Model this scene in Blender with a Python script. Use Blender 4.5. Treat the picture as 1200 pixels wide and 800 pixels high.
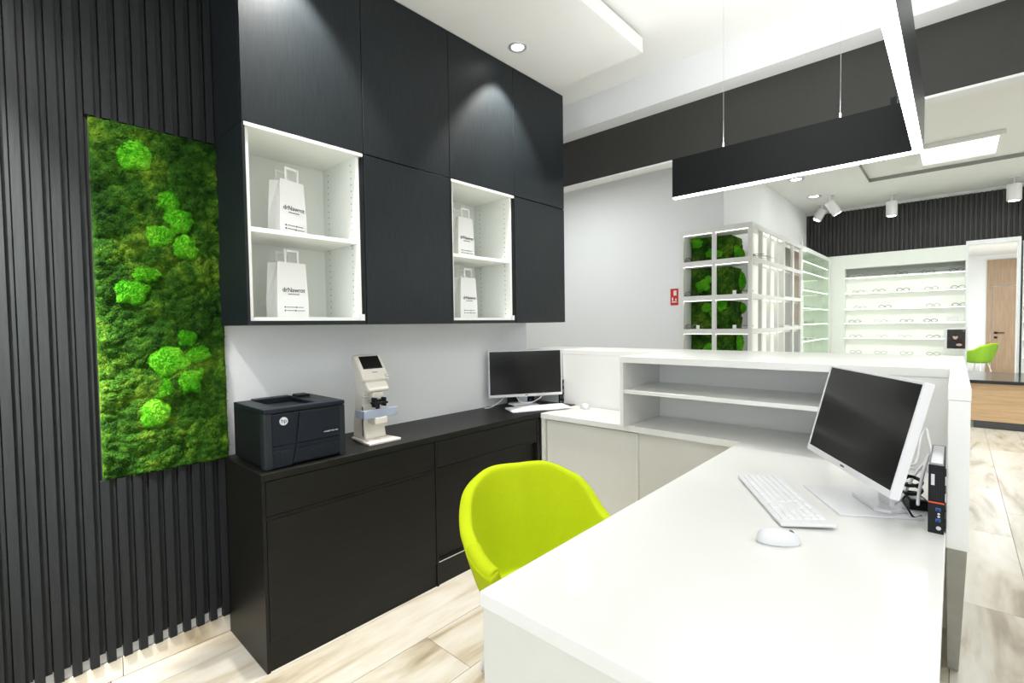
import bpy, bmesh, math, random
from mathutils import Vector, Matrix, noise
random.seed(7)
for o in list(bpy.data.objects): bpy.data.objects.remove(o)
sc = bpy.context.scene
COL = sc.collection
PI = math.pi

# ---------------------------------------------------------------- camera
def cam_axes(yaw, pitch, roll):
    f = Vector((math.cos(pitch)*math.cos(yaw), math.cos(pitch)*math.sin(yaw), math.sin(pitch)))
    r = Vector((math.sin(yaw), -math.cos(yaw), 0)); u = r.cross(f)
    return f, r*math.cos(roll)+u*math.sin(roll), u*math.cos(roll)-r*math.sin(roll)
cd = bpy.data.cameras.new('camera'); cam = bpy.data.objects.new('camera', cd); COL.objects.link(cam)
f_, r_, u_ = cam_axes(.741, -.034, -.014)
m3 = Matrix((r_, u_, -f_)).transposed()
cam.matrix_world = Matrix.Translation((0, 0, 1.45)) @ m3.to_4x4()
cd.sensor_width = 36; cd.lens = 36*567.7/1200; cd.clip_start = .02; cd.clip_end = 100
sc.camera = cam

# ---------------------------------------------------------------- world, exposure, lights
w = bpy.data.worlds.new('world'); sc.world = w; w.use_nodes = True
bg = w.node_tree.nodes['Background']; bg.inputs[0].default_value = (.88, .94, 1, 1); bg.inputs[1].default_value = 1.6
sc.view_settings.view_transform = 'Standard'; sc.view_settings.look = 'None'
sc.view_settings.gamma = 1; sc.view_settings.use_curve_mapping = False
sc.view_settings.exposure = 0.55

def area(name, loc, size, power, col=(.95, .985, 1), rot=(0, 0, 0), spread=PI):
    l = bpy.data.lights.new(name, 'AREA'); l.shape = 'RECTANGLE'; l.size, l.size_y = size
    l.energy = power; l.color = col; l.spread = spread
    o = bpy.data.objects.new(name, l); o.location = loc; o.rotation_euler = rot; COL.objects.link(o)
    return o
def spot(name, loc, target, power, angle, blend=.5, rad=.03, col=(1, .97, .92)):
    l = bpy.data.lights.new(name, 'SPOT'); l.energy = power; l.spot_size = math.radians(angle); l.spot_blend = blend
    l.shadow_soft_size = rad; l.color = col
    o = bpy.data.objects.new(name, l); o.location = loc
    o.rotation_euler = (Vector(target)-Vector(loc)).to_track_quat('-Z', 'Y').to_euler(); COL.objects.link(o)
    return o
# far panel lamp and added unseen fill panels (their housings are built further down, at the same places)
area('panel_and_fill_light', (-1.1, -.9, 3.24), (1.5, .9), 5)
area('panel_and_fill_light', (1.7, -1.6, 3.24), (1.5, .9), 8)
area('panel_and_fill_light', (.3, .85, 3.24), (1.2, .9), 5)
area('panel_and_fill_light', (-1.6, 1.1, 3.24), (.9, .9), 5)
area('panel_and_fill_light', (8.05, 0, 3.455), (.74, .64), 28)
area('panel_and_fill_light', (5.4, -1.9, 3.50), (1.2, 1.2), 2)
area('panel_and_fill_light', (8.0, -3.2, 3.50), (1.2, 1.2), 75)
area('panel_and_fill_light', (4.6, 3.9, 3.44), (1.0, 1.0), 24)
area('cabinet_fill_light', (8.235, 1.715, 1.4), (2.2, .04), 7, rot=(0, -PI/2, 0))  # added to brighten the inside of the glass cabinet
area('panel_and_fill_light', (13.6, -1.0, 3.04), (1.2, 1.2), 110)
# linear pendant; its upward lights are added to brighten the ceiling
area('pendant_light', (2.618, .66, 2.132), (.026, 1.0), 3.5, (1, 1, 1))
area('pendant_light', (1.60, .121, 2.132), (1.9, .026), 1.2, (1, 1, 1))
area('pendant_fill_uplight', (2.618, .66, 2.356), (.026, 1.0), 6.5, (1, 1, 1), (PI, 0, 0))
area('pendant_fill_uplight', (1.60, .121, 2.356), (1.9, .026), 3, (1, 1, 1), (PI, 0, 0))
# downlights above the cabinets and the wall washer by the moss
spot('downlight_and_fill_beam', (2.297, 2.03, 3.16), (2.297, 2.22, 1.6), 110, 84, .5)
spot('downlight_and_fill_beam', (.95, 2.03, 3.16), (.95, 2.22, 1.6), 110, 84, .5)
spot('downlight_and_fill_beam', (-.28, 1.62, 3.15), (-.1, 2.55, 1.60), 85, 76, .8)
spot('downlight_and_fill_beam', (-.62, 1.62, 3.15), (-.34, 2.55, 1.85), 1700, 48, 1.0)  # extra unseen beam, added to brighten the left slats

# ---------------------------------------------------------------- materials
def mat(name, col, rough=.5, metal=0, spec=.5, nscale=0, namt=0, bump=0, stretch=(1, 1, 1), emit=0, col2=None, coat=0, detail=6, rnd=0):
    m = bpy.data.materials.new(name); m.use_nodes = True; nt = m.node_tree
    b = nt.nodes['Principled BSDF']
    b.inputs['Base Color'].default_value = (*col, 1); b.inputs['Roughness'].default_value = rough
    b.inputs['Metallic'].default_value = metal; b.inputs['Specular IOR Level'].default_value = spec
    if coat: b.inputs['Coat Weight'].default_value = coat; b.inputs['Coat Roughness'].default_value = .08
    if emit: b.inputs['Emission Color'].default_value = (*col, 1); b.inputs['Emission Strength'].default_value = emit
    if nscale:
        tc = nt.nodes.new('ShaderNodeTexCoord'); mp = nt.nodes.new('ShaderNodeMapping'); mp.inputs['Scale'].default_value = stretch
        geo = nt.nodes.new('ShaderNodeNewGeometry')
        nt.links.new(geo.outputs['Position'], mp.inputs[0])
        n = nt.nodes.new('ShaderNodeTexNoise'); n.inputs['Scale'].default_value = nscale; n.inputs['Detail'].default_value = detail
        n.inputs['Roughness'].default_value = .65
        nt.links.new(mp.outputs[0], n.inputs[0])
        if rnd:
            oi = nt.nodes.new('ShaderNodeObjectInfo'); mm = nt.nodes.new('ShaderNodeVectorMath'); mm.operation = 'MULTIPLY_ADD'
            mm.inputs[1].default_value = (rnd, rnd*1.7, rnd*.6)
            nt.links.new(oi.outputs['Random'], mm.inputs[0]); nt.links.new(mp.outputs[0], mm.inputs[2]); nt.links.new(mm.outputs[0], n.inputs[0])
        if namt or col2:
            r = nt.nodes.new('ShaderNodeValToRGB'); c2 = col2 or tuple(max(0, c*(1-namt)) for c in col)
            r.color_ramp.elements[0].position = .32; r.color_ramp.elements[1].position = .68
            r.color_ramp.elements[0].color = (*c2, 1); r.color_ramp.elements[1].color = (*col, 1)
            nt.links.new(n.outputs[0], r.inputs[0]); nt.links.new(r.outputs[0], b.inputs['Base Color'])
        if bump:
            bp = nt.nodes.new('ShaderNodeBump'); bp.inputs['Strength'].default_value = bump; bp.inputs['Distance'].default_value = .004
            nt.links.new(n.outputs[0], bp.inputs['Height']); nt.links.new(bp.outputs[0], b.inputs['Normal'])
    return m
M = {}
M['wall'] = mat('white_paint', (.88, .895, .90), .7, nscale=60, namt=.03, bump=.03)
M['wall_warm'] = mat('warm_white_paint', (.76, .745, .72), .7, nscale=60, namt=.03, bump=.03)
M['ceiling'] = mat('ceiling_paint', (.88, .885, .86), .8, nscale=40, namt=.02, bump=.02)
M['beam'] = mat('charcoal_paint', (.035, .035, .03), .55, nscale=30, namt=.1)
M['blackwood'] = mat('black_ash_veneer', (.017, .022, .025), .42, spec=.22, nscale=16, col2=(.009, .012, .014), bump=.30, stretch=(10, 10, .5), detail=9)
M['blackwood_h'] = mat('black_ash_worktop', (.012, .0115, .0095), .42, spec=.25, nscale=16, col2=(.006, .006, .005), bump=.25, stretch=(.5, 10, 10), detail=9)
M['slat'] = mat('dark_lamella', (.020, .022, .023), .42, spec=.15, nscale=12, col2=(.015, .017, .018), bump=.3, stretch=(8, 8, .5))
M['slatback'] = mat('dark_lamella_ground', (.021, .023, .024), .45, spec=.15, nscale=16, col2=(.012, .014, .014), bump=.2, stretch=(8, 8, .5))
M['white'] = mat('white_lacquer', (.85, .85, .82), .28, nscale=3, namt=.015, coat=.15)
M['white_in'] = mat('white_melamine', (.88, .90, .85), .5, nscale=30, namt=.02)
M['cream'] = mat('warm_white_board', (.74, .735, .68), .45, nscale=20, namt=.02)
M['grey'] = mat('grey_satin_panel', (.42, .43, .40), .35, nscale=6, namt=.15, stretch=(2, 2, .5))
M['lime'] = mat('lime_wool', (.50, .61, .005), .85, nscale=350, namt=.18, bump=.35, spec=.2)
M['limeseam'] = mat('lime_piping', (.42, .52, .006), .8, nscale=300, namt=.1)
M['green'] = mat('leaf_green_wool', (.20, .40, .02), .85, nscale=200, namt=.15)
M['blue'] = mat('sky_blue_wool', (.02, .38, .66), .85, nscale=200, namt=.1)
M['plastic'] = mat('white_plastic', (.80, .80, .82), .35, nscale=200, namt=.02)
M['key'] = mat('pale_key_plastic', (.86, .86, .87), .45, nscale=200, namt=.02)
M['silver'] = mat('silver_plastic', (.62, .63, .65), .3, metal=.4, nscale=100, namt=.03)
M['screen'] = mat('dark_screen', (.014, .0145, .0135), .16, nscale=2, namt=.1, spec=.35)
M['blackp'] = mat('black_plastic', (.009, .010, .012), .42, spec=.22, nscale=300, namt=.1, bump=.05)
M['bluep'] = mat('blue_black_plastic', (.010, .014, .023), .40, spec=.22, nscale=300, namt=.08, bump=.05)
M['greyp'] = mat('grey_plastic', (.10, .11, .12), .4, nscale=200, namt=.05)
M['ivory'] = mat('ivory_plastic', (.78, .74, .66), .35, nscale=80, namt=.03)
M['bluegrey'] = mat('blue_grey_plate', (.40, .46, .58), .35, nscale=80, namt=.05)
M['red'] = mat('red_enamel', (.65, .03, .025), .45, nscale=50, namt=.05)
M['orange'] = mat('orange_strip', (.85, .09, .03), .45, nscale=50, namt=.05)
M['usb'] = mat('blue_port', (.02, .12, .45), .4, nscale=50, namt=.05)
M['chrome'] = mat('brushed_steel', (.75, .76, .78), .22, metal=1, nscale=60, namt=.06)
M['steel'] = mat('white_steel', (.8, .8, .8), .35, nscale=50, namt=.02)
M['paper'] = mat('white_paper', (.88, .88, .87), .6, nscale=40, namt=.02, bump=.1)
M['ink'] = mat('dark_ink', (.06, .06, .07), .6, nscale=40, namt=.02)
M['text_light'] = mat('pale_print', (.75, .77, .80), .5, nscale=40, namt=.02)
M['lamp_black'] = mat('black_lamp_metal', (.007, .009, .010), .35, spec=.25, nscale=60, namt=.1)
M['glow'] = mat('lamp_diffuser', (1, 1, .98), .5, emit=6)
M['panelglow'] = mat('panel_diffuser', (1, 1, .98), .5, emit=1.1)
M['spotglow'] = mat('spot_bulb', (1, .98, .92), .5, emit=12)
M['fillstrip'] = mat('shelf_fill_strip', (1, 1, .92), .5, emit=3.0)  # glowing strips added to brighten the display shelves
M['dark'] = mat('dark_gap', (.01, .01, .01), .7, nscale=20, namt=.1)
M['greyedge'] = mat('grey_profile', (.30, .31, .29), .5, nscale=20, namt=.05)
M['slatfar'] = mat('dark_lamella_far', (.034, .033, .030), .5, nscale=3, namt=.1)
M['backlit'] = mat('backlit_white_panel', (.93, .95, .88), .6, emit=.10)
M['cabinet_glow'] = mat('glowing_cabinet_panel', (.93, .95, .86), .6, emit=.35)  # extra glow put into the back panel to lift the cabinet interior
M['printer_dark'] = mat('printer_trim', (.020, .024, .028), .4, spec=.22, nscale=200, namt=.05)
M['grout'] = mat('grey_grout', (.34, .32, .28), .9, nscale=80, namt=.1)
M['oak'] = mat('light_oak', (.78, .54, .32), .5, nscale=5, col2=(.60, .39, .21), bump=.1, stretch=(7, .5, 7))
M['oakdoor'] = mat('greige_oak', (.44, .31, .20), .5, nscale=6, col2=(.33, .22, .14), bump=.1, stretch=(7, 7, .4))
M['blacktop'] = mat('black_gloss_top', (.012, .013, .016), .15, nscale=6, namt=.1)
M['brownpanel'] = mat('brown_mirror_panel', (.22, .14, .09), .3, nscale=4, namt=.2)
M['olivepanel'] = mat('grey_olive_panel', (.15, .15, .12), .3, nscale=4, namt=.2)
M['skin'] = mat('printed_skin_tone', (.72, .45, .34), .6, nscale=30, namt=.1)
M['print_dark'] = mat('printed_dark', (.035, .028, .022), .5, nscale=12, namt=.4)
M['print_black'] = mat('printed_shirt', (.012, .012, .014), .5, nscale=12, namt=.2)

def glass_mat():
    m = bpy.data.materials.new('thin_greenish_glass'); m.use_nodes = True; nt = m.node_tree
    for n in list(nt.nodes): nt.nodes.remove(n)
    o = nt.nodes.new('ShaderNodeOutputMaterial'); mx = nt.nodes.new('ShaderNodeMixShader')
    t = nt.nodes.new('ShaderNodeBsdfTransparent'); t.inputs[0].default_value = (.90, .95, .90, 1)
    g = nt.nodes.new('ShaderNodeBsdfGlossy'); g.inputs['Roughness'].default_value = .03
    mx.inputs[0].default_value = .10; nt.links.new(t.outputs[0], mx.inputs[1]); nt.links.new(g.outputs[0], mx.inputs[2])
    nt.links.new(mx.outputs[0], o.inputs[0]); return m
M['glass'] = glass_mat()

def floor_mat():
    m = bpy.data.materials.new('veined_stone_tile'); m.use_nodes = True; nt = m.node_tree; N = nt.nodes; L = nt.links
    b = N['Principled BSDF']; b.inputs['Roughness'].default_value = .30
    geo = N.new('ShaderNodeNewGeometry'); oi = N.new('ShaderNodeObjectInfo')
    ad = N.new('ShaderNodeVectorMath'); ad.operation = 'MULTIPLY_ADD'; ad.inputs[1].default_value = (13, 29, 7)
    L.new(oi.outputs['Random'], ad.inputs[0]); L.new(geo.outputs['Position'], ad.inputs[2])
    mp = N.new('ShaderNodeMapping'); mp.inputs['Scale'].default_value = (.75, 3.4, 1); mp.inputs['Rotation'].default_value = (0, 0, .12)
    L.new(ad.outputs[0], mp.inputs[0])
    n1 = N.new('ShaderNodeTexNoise'); n1.inputs['Scale'].default_value = 1.3; n1.inputs['Detail'].default_value = 5; n1.inputs['Distortion'].default_value = 1.3
    L.new(mp.outputs[0], n1.inputs[0])
    r = N.new('ShaderNodeValToRGB'); e = r.color_ramp.elements
    e[0].position = .30; e[0].color = (.40, .32, .21, 1); e[1].position = .47; e[1].color = (.74, .675, .56, 1)
    k = e.new(.62); k.color = (.80, .75, .66, 1); k = e.new(.40); k.color = (.64, .56, .43, 1)
    L.new(n1.outputs[0], r.inputs[0])
    n2 = N.new('ShaderNodeTexNoise'); n2.inputs['Scale'].default_value = 9; n2.inputs['Detail'].default_value = 8
    L.new(mp.outputs[0], n2.inputs[0])
    mx = N.new('ShaderNodeMix'); mx.data_type = 'RGBA'; mx.blend_type = 'OVERLAY'; mx.inputs[0].default_value = .35
    L.new(r.outputs[0], mx.inputs[6]); L.new(n2.outputs[0], mx.inputs[7]); L.new(mx.outputs[2], b.inputs['Base Color'])
    return m
M['tile'] = floor_mat()

def moss_mat(name, dark, mid, light, scale=22):
    m = bpy.data.materials.new(name); m.use_nodes = True; nt = m.node_tree; N = nt.nodes; L = nt.links
    b = N['Principled BSDF']; b.inputs['Roughness'].default_value = .9; b.inputs['Specular IOR Level'].default_value = .15
    geo = N.new('ShaderNodeNewGeometry')
    a = N.new('ShaderNodeTexNoise'); a.inputs['Scale'].default_value = scale; a.inputs['Detail'].default_value = 10; a.inputs['Roughness'].default_value = .75
    c = N.new('ShaderNodeTexNoise'); c.inputs['Scale'].default_value = 4.5; c.inputs['Detail'].default_value = 3
    L.new(geo.outputs['Position'], a.inputs[0]); L.new(geo.outputs['Position'], c.inputs[0])
    s = N.new('ShaderNodeMath'); s.operation = 'MULTIPLY_ADD'; s.inputs[1].default_value = .55
    s2 = N.new('ShaderNodeMath'); s2.operation = 'MULTIPLY'; s2.inputs[1].default_value = .45
    L.new(c.outputs[0], s2.inputs[0]); L.new(a.outputs[0], s.inputs[0]); L.new(s2.outputs[0], s.inputs[2])
    r = N.new('ShaderNodeValToRGB'); e = r.color_ramp.elements
    e[0].position = .38; e[0].color = (*dark, 1); e[1].position = .62; e[1].color = (*light, 1); k = e.new(.5); k.color = (*mid, 1)
    L.new(s.outputs[0], r.inputs[0]); L.new(r.outputs[0], b.inputs['Base Color'])
    bp = N.new('ShaderNodeBump'); bp.inputs['Strength'].default_value = .9; bp.inputs['Distance'].default_value = .01
    L.new(a.outputs[0], bp.inputs['Height']); L.new(bp.outputs[0], b.inputs['Normal'])
    return m
M['moss'] = moss_mat('dark_forest_moss', (.006, .030, .003), (.030, .105, .006), (.16, .28, .02))
M['mossball'] = moss_mat('bright_ball_moss', (.02, .22, .006), (.10, .50, .012), (.32, .72, .05), 60)

# ---------------------------------------------------------------- helpers
def tag(o, label=None, cat=None, group=None, kind=None):
    if label: o['label'] = label
    if cat: o['category'] = cat
    if group: o['group'] = group
    if kind: o['kind'] = kind
    return o
def thing(name, label, cat, loc=(0, 0, 0), rz=0, group=None):
    o = bpy.data.objects.new(name, None); o.empty_display_size = .05; COL.objects.link(o)
    o.location = loc; o.rotation_euler = (0, 0, rz)
    return tag(o, label, cat, group)
class MB:
    def __init__(s): s.v = []; s.f = []
    def add(s, vs, fs):
        n = len(s.v); s.v += [tuple(v) for v in vs]; s.f += [tuple(i+n for i in f) for f in fs]; return s
    def box(s, x0, x1, y0, y1, z0, z1):
        vs = [(x, y, z) for x in (x0, x1) for y in (y0, y1) for z in (z0, z1)]
        return s.add(vs, [(0, 1, 3, 2), (4, 6, 7, 5), (0, 4, 5, 1), (2, 3, 7, 6), (0, 2, 6, 4), (1, 5, 7, 3)])
    def xbox(s, mat4, x0, x1, y0, y1, z0, z1):
        vs = [mat4 @ Vector((x, y, z)) for x in (x0, x1) for y in (y0, y1) for z in (z0, z1)]
        return s.add(vs, [(0, 1, 3, 2), (4, 6, 7, 5), (0, 4, 5, 1), (2, 3, 7, 6), (0, 2, 6, 4), (1, 5, 7, 3)])
    def prism(s, pts, axis, a, b):
        # pts 2-D polygon in the two other axes (cyclic order x,y,z), extruded from a to b along axis
        def P(p, t): return {'x': (t, p[0], p[1]), 'y': (p[0], t, p[1]), 'z': (p[0], p[1], t)}[axis]
        n = len(pts); vs = [P(p, a) for p in pts]+[P(p, b) for p in pts]
        fs = [tuple(range(n)), tuple(range(2*n-1, n-1, -1))]+[(i, i+n, (i+1) % n+n, (i+1) % n) for i in range(n)]
        return s.add(vs, fs)
    def cyl(s, p0, p1, r0, r1=None, n=16):
        r1 = r0 if r1 is None else r1; p0 = Vector(p0); p1 = Vector(p1); d = (p1-p0).normalized()
        a = d.orthogonal().normalized(); b = d.cross(a)
        vs = [p0+(a*math.cos(t)+b*math.sin(t))*r0 for t in [2*PI*i/n for i in range(n)]]
        vs += [p1+(a*math.cos(t)+b*math.sin(t))*r1 for t in [2*PI*i/n for i in range(n)]]
        return s.add(vs, [tuple(range(n)), tuple(range(2*n-1, n-1, -1))]+[(i, i+n, (i+1) % n+n, (i+1) % n) for i in range(n)])
    def tube(s, pts, r, n=8, closed=False):
        pts = [Vector(p) for p in pts]; k = len(pts); rings = []
        up = None
        for i, p in enumerate(pts):
            if closed: d = pts[(i+1) % k]-pts[i-1]
            else: d = pts[min(i+1, k-1)]-pts[max(i-1, 0)]
            d.normalize()
            if up is None: up = d.orthogonal().normalized()
            a = (up-d*up.dot(d)).normalized(); up = a; b = d.cross(a)
            rings.append([p+(a*math.cos(2*PI*j/n)+b*math.sin(2*PI*j/n))*r for j in range(n)])
        vs = [v for R in rings for v in R]; fs = []
        for i in range(k if closed else k-1):
            j2 = (i+1) % k
            for j in range(n): fs.append((i*n+j, i*n+(j+1) % n, j2*n+(j+1) % n, j2*n+j))
        if not closed: fs += [tuple(range(n-1, -1, -1)), tuple((k-1)*n+j for j in range(n))]
        return s.add(vs, fs)
    def build(s, name, m, parent=None, bevel=0, smooth=False, seg=2, sub=0):
        me = bpy.data.meshes.new(name); me.from_pydata(s.v, [], s.f)
        bm = bmesh.new(); bm.from_mesh(me); bmesh.ops.recalc_face_normals(bm, faces=bm.faces); bm.to_mesh(me); bm.free()
        me.materials.append(m)
        o = bpy.data.objects.new(name, me); COL.objects.link(o)
        if parent is not None: o.parent = parent
        if bevel:
            b = o.modifiers.new('bevel', 'BEVEL'); b.width = bevel; b.segments = seg; b.limit_method = 'ANGLE'; b.angle_limit = .6
            if smooth: b.harden_normals = False
        if sub:
            q = o.modifiers.new('subdivision', 'SUBSURF'); q.levels = sub; q.render_levels = sub
        if smooth:
            for p in me.polygons: p.use_smooth = True
        return o
def box(name, m, p, x0, x1, y0, y1, z0, z1, bevel=0): return MB().box(x0, x1, y0, y1, z0, z1).build(name, m, p, bevel)
def struct(name, mb, m, parent=None):
    o = mb.build(name, m, parent)
    if parent is None: o['kind'] = 'structure'
    return o
def text(name, body, size, m, parent, loc, rot, ext=.0004, align='CENTER', sx=1):
    c = bpy.data.curves.new(name, 'FONT'); c.body = body; c.size = size; c.extrude = ext; c.align_x = align; c.align_y = 'CENTER'; c.resolution_u = 3
    t = bpy.data.objects.new(name+'_src', c); COL.objects.link(t)
    bpy.context.view_layer.update()
    me = bpy.data.meshes.new_from_object(t.evaluated_get(bpy.context.evaluated_depsgraph_get()))
    bpy.data.objects.remove(t); me.materials.clear(); me.materials.append(m)
    o = bpy.data.objects.new(name, me); COL.objects.link(o); o.parent = parent; o.location = loc; o.rotation_euler = rot; o.scale = (sx, 1, 1)
    return o
def smoothpath(pts, k=8):
    pts = [Vector(p) for p in pts]; out = []
    for i in range(len(pts)-1):
        p0 = pts[max(i-1, 0)]; p1 = pts[i]; p2 = pts[i+1]; p3 = pts[min(i+2, len(pts)-1)]
        for j in range(k):
            t = j/k
            out.append(.5*((2*p1)+(p2-p0)*t+(2*p0-5*p1+4*p2-p3)*t*t+(3*p1-p0-3*p2+p3)*t**3))
    out.append(pts[-1]); return out

# ================================================================= SETTING
YW = 2.567       # plane of the cabinet wall
ZT = .84         # worktop height
# floor with its tiles
fl = struct('floor', MB().box(-3.1, 18, -4.7, 5.7, -.12, -.008), M['grout'])
tile_me = None
TL, TW, G = 1.2, .3, .0025
row = 0; y = 2.7
while y > -2.0:
    off = [0.31, -.09, .71, .15, .95][row % 5]
    x = -1.2-TL+off-.0
    while x < 10.5:
        x0, x1 = x, x+TL
        visible = (x1 > .0 and y > .5 and x0 < 3.4) or (x1 > 1.8 and y < .6)
        if visible:
            if tile_me is None:
                o = MB().box(G/2, TL-G/2, -TW+G/2, -G/2, -.008, 0).build('floor_tile', M['tile'], fl, .0012, seg=1); tile_me = o.data; o.location = (x, y, 0)
            else:
                o = bpy.data.objects.new('floor_tile', tile_me); COL.objects.link(o); o.parent = fl; o.location = (x, y, 0)
        x += TL
    row += 1; y -= TW
# plain tiled ground outside the detailed area
struct('floor_2', MB().box(-3.0, .0, -4.6, 2.56, -.007, -.0005).box(0, 18, -4.6, -2.001, -.007, -.0005).box(10.8, 18, -2, 1.4, -.007, -.0005).box(3.5, 6.1, 2.71, 5.4, -.007, -.0005).box(0, 1.6, -2, .59, -.0078, -.0012), M['tile'])

# reception walls
struct('wall_left', MB().box(-3.0, 2.98, YW, YW+.13, 0, 3.5), M['wall'])
struct('wall_back', MB().box(-3.12, -3.0, -4.6, 2.7, 0, .3).box(-3.12, -3.0, -4.6, 2.7, 2.9, 3.5).box(-3.12, -3.0, 2.0, 2.7, .3, 2.9).box(-3.12, -3, -4.6, -3.4, .3, 2.9).box(-3.1, -3.04, -.75, -.65, .3, 2.9), M['wall'])
struct('wall_right', MB().box(-3.1, -.1, -4.72, -4.6, 0, 3.7).box(1.35, 18, -4.72, -4.6, 0, 3.7).box(-.1, 1.35, -4.72, -4.6, 0, .4).box(-.1, 1.35, -4.72, -4.6, 2.9, 3.7), M['wall'])
wd = MB()
for x0, x1, z0, z1 in ((-.1, -.05, .4, 2.9), (1.3, 1.35, .4, 2.9), (-.05, 1.3, .4, .45), (-.05, 1.3, 2.85, 2.9)): wd.box(x0, x1, -4.69, -4.63, z0, z1)
struct('window_1', wd, M['greyedge'])
# far part of the shop
struct('wall_far', MB().box(10.6, 10.72, -4.6, -.685, 0, 3.7).box(10.6, 10.72, -.14, 2.2, 0, 3.7).box(10.6, 10.72, -.685, -.14, 2.60, 3.7), M['wall'])
struct('wall_corner_block', MB().box(6.14, 10.7, 2.094, 5.6, 0, 3.7), M['wall'])
struct('wall_side', MB().box(2.86, 6.2, 5.5, 5.6, 0, 3.7).box(2.86, 2.98, YW+.13, 5.5, 0, 3.7), M['wall_warm'])
# ceilings
cl = MB().box(-3.1, 3.40, -4.7, 1.49, 3.30, 3.42).box(-3.1, 2.90, 1.49, 2.6, 3.30, 3.42).box(2.9, 3.4, 1.49, 2.7, 3.30, 3.42)
struct('ceiling', cl, M['ceiling'])
struct('ceiling_drop', MB().box(-3.0, 2.90, 1.49, YW, 3.17, 3.262), M['ceiling'])
struct('trim_1', MB().box(-3.0, 2.86, 1.53, YW, 3.262, 3.30), M['greyedge'])
struct('ceiling_soffit', MB().box(3.40, 3.56, -4.6, 5.5, 3.06, 3.6), M['wall'])
struct('beam', MB().box(3.56, 3.62, -4.6, 5.5, 2.678, 3.7), M['beam'])
struct('trim_2', MB().box(3.56, 3.66, -4.6, 5.5, 2.664, 2.678), M['wall'])
cf = MB().box(3.6, 10.7, .96, 5.6, 3.47, 3.6).box(8.88, 10.7, -4.7, .96, 3.47, 3.6).box(3.6, 4.3, -4.7, .96, 3.47, 3.6).box(4.3, 8.88, -4.7, -3.9, 3.47, 3.6).box(4.3, 8.88, -3.9, .96, 3.52, 3.62)
struct('ceiling_far', cf, M['ceiling'])
struct('trim_3', MB().box(8.868, 8.88, -3.9, .96, 3.472, 3.52).box(4.3, 8.88, .952, .96, 3.472, 3.52), M['greyedge'])
# back room behind the opening in the far wall
struct('wall_back_room', MB().box(17.6, 17.7, -3, .4, 0, 3.1).box(10.72, 17.6, .4, .5, 0, 3.1).box(10.72, 17.6, -3.1, -3, 0, 3.1), M['wall'])
struct('ceiling_back_room', MB().box(10.72, 17.7, -3.1, .5, 3.08, 3.2), M['ceiling'])
d = struct('door_1', MB().box(17.56, 17.6, -1.62, -.69, 0, 2.27), M['oakdoor'])
MB().box(17.55, 17.558, -.80, -.74, .93, .985).box(17.51, 17.558, -.78, -.765, 1.07, 1.085).box(17.5, 17.515, -.93, -.765, 1.07, 1.09).box(17.55, 17.558, -.80, -.74, 1.05, 1.105).build('door_handle', M['lamp_black'], d)
box('door_surround', M['oakdoor'], d, 17.565, 17.6, -1.7, -.595, 2.29, 2.95); box('door_post', M['oakdoor'], d, 17.565, 17.6, -.675, -.595, 0, 2.29)
struct('trim_4', MB().box(10.43, 10.6, -.14, -.1125, 0, 2.66).box(10.43, 10.6, -.71, -.685, 0, 2.66).box(10.43, 10.6, -.685, -.14, 2.60, 2.66), M['wall'])

# skirting under the slats: tile pieces
bl = struct('baseboard_left', MB().box(-3, .76, YW-.004, YW, 0, .084), M['grout'])
for a, b in ((-2.05, -.852), (-.849, .349), (.352, .759)):
    MB().box(a, b, YW-.013, YW-.004, .003, .084).build('skirting_tile', M['tile'], bl, .001, seg=1)

# ================================================================= SLATTED WALL PANEL
PX = -1.0
MX0, MX1, MZ0, MZ1 = .311, .772, .842, 2.303     # moss picture opening
sp = thing('slatted_wall_panel', 'tall dark vertical slatted panel covering the left wall around the moss picture', 'wall panel', (0, YW, 0))
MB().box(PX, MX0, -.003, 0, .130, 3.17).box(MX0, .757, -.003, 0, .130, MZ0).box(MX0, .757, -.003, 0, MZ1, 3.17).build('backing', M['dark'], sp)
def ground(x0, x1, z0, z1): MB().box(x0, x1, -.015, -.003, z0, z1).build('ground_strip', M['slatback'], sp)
def slat(cx, z0, z1):
    MB().prism([(cx-.0145, -.003), (cx-.0140, -.029), (cx+.0140, -.029), (cx+.0155, -.003)], 'z', z0, z1).build('slat', M['slat'], sp)
k = -21
while True:
    cx = .1035+.053*k
    if cx > .755: break
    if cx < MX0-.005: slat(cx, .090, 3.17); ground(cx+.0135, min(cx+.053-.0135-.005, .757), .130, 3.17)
    else:
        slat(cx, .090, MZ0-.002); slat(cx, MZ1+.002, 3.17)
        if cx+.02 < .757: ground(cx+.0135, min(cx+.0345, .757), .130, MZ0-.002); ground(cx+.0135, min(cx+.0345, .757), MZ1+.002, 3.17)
    k += 1

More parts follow.
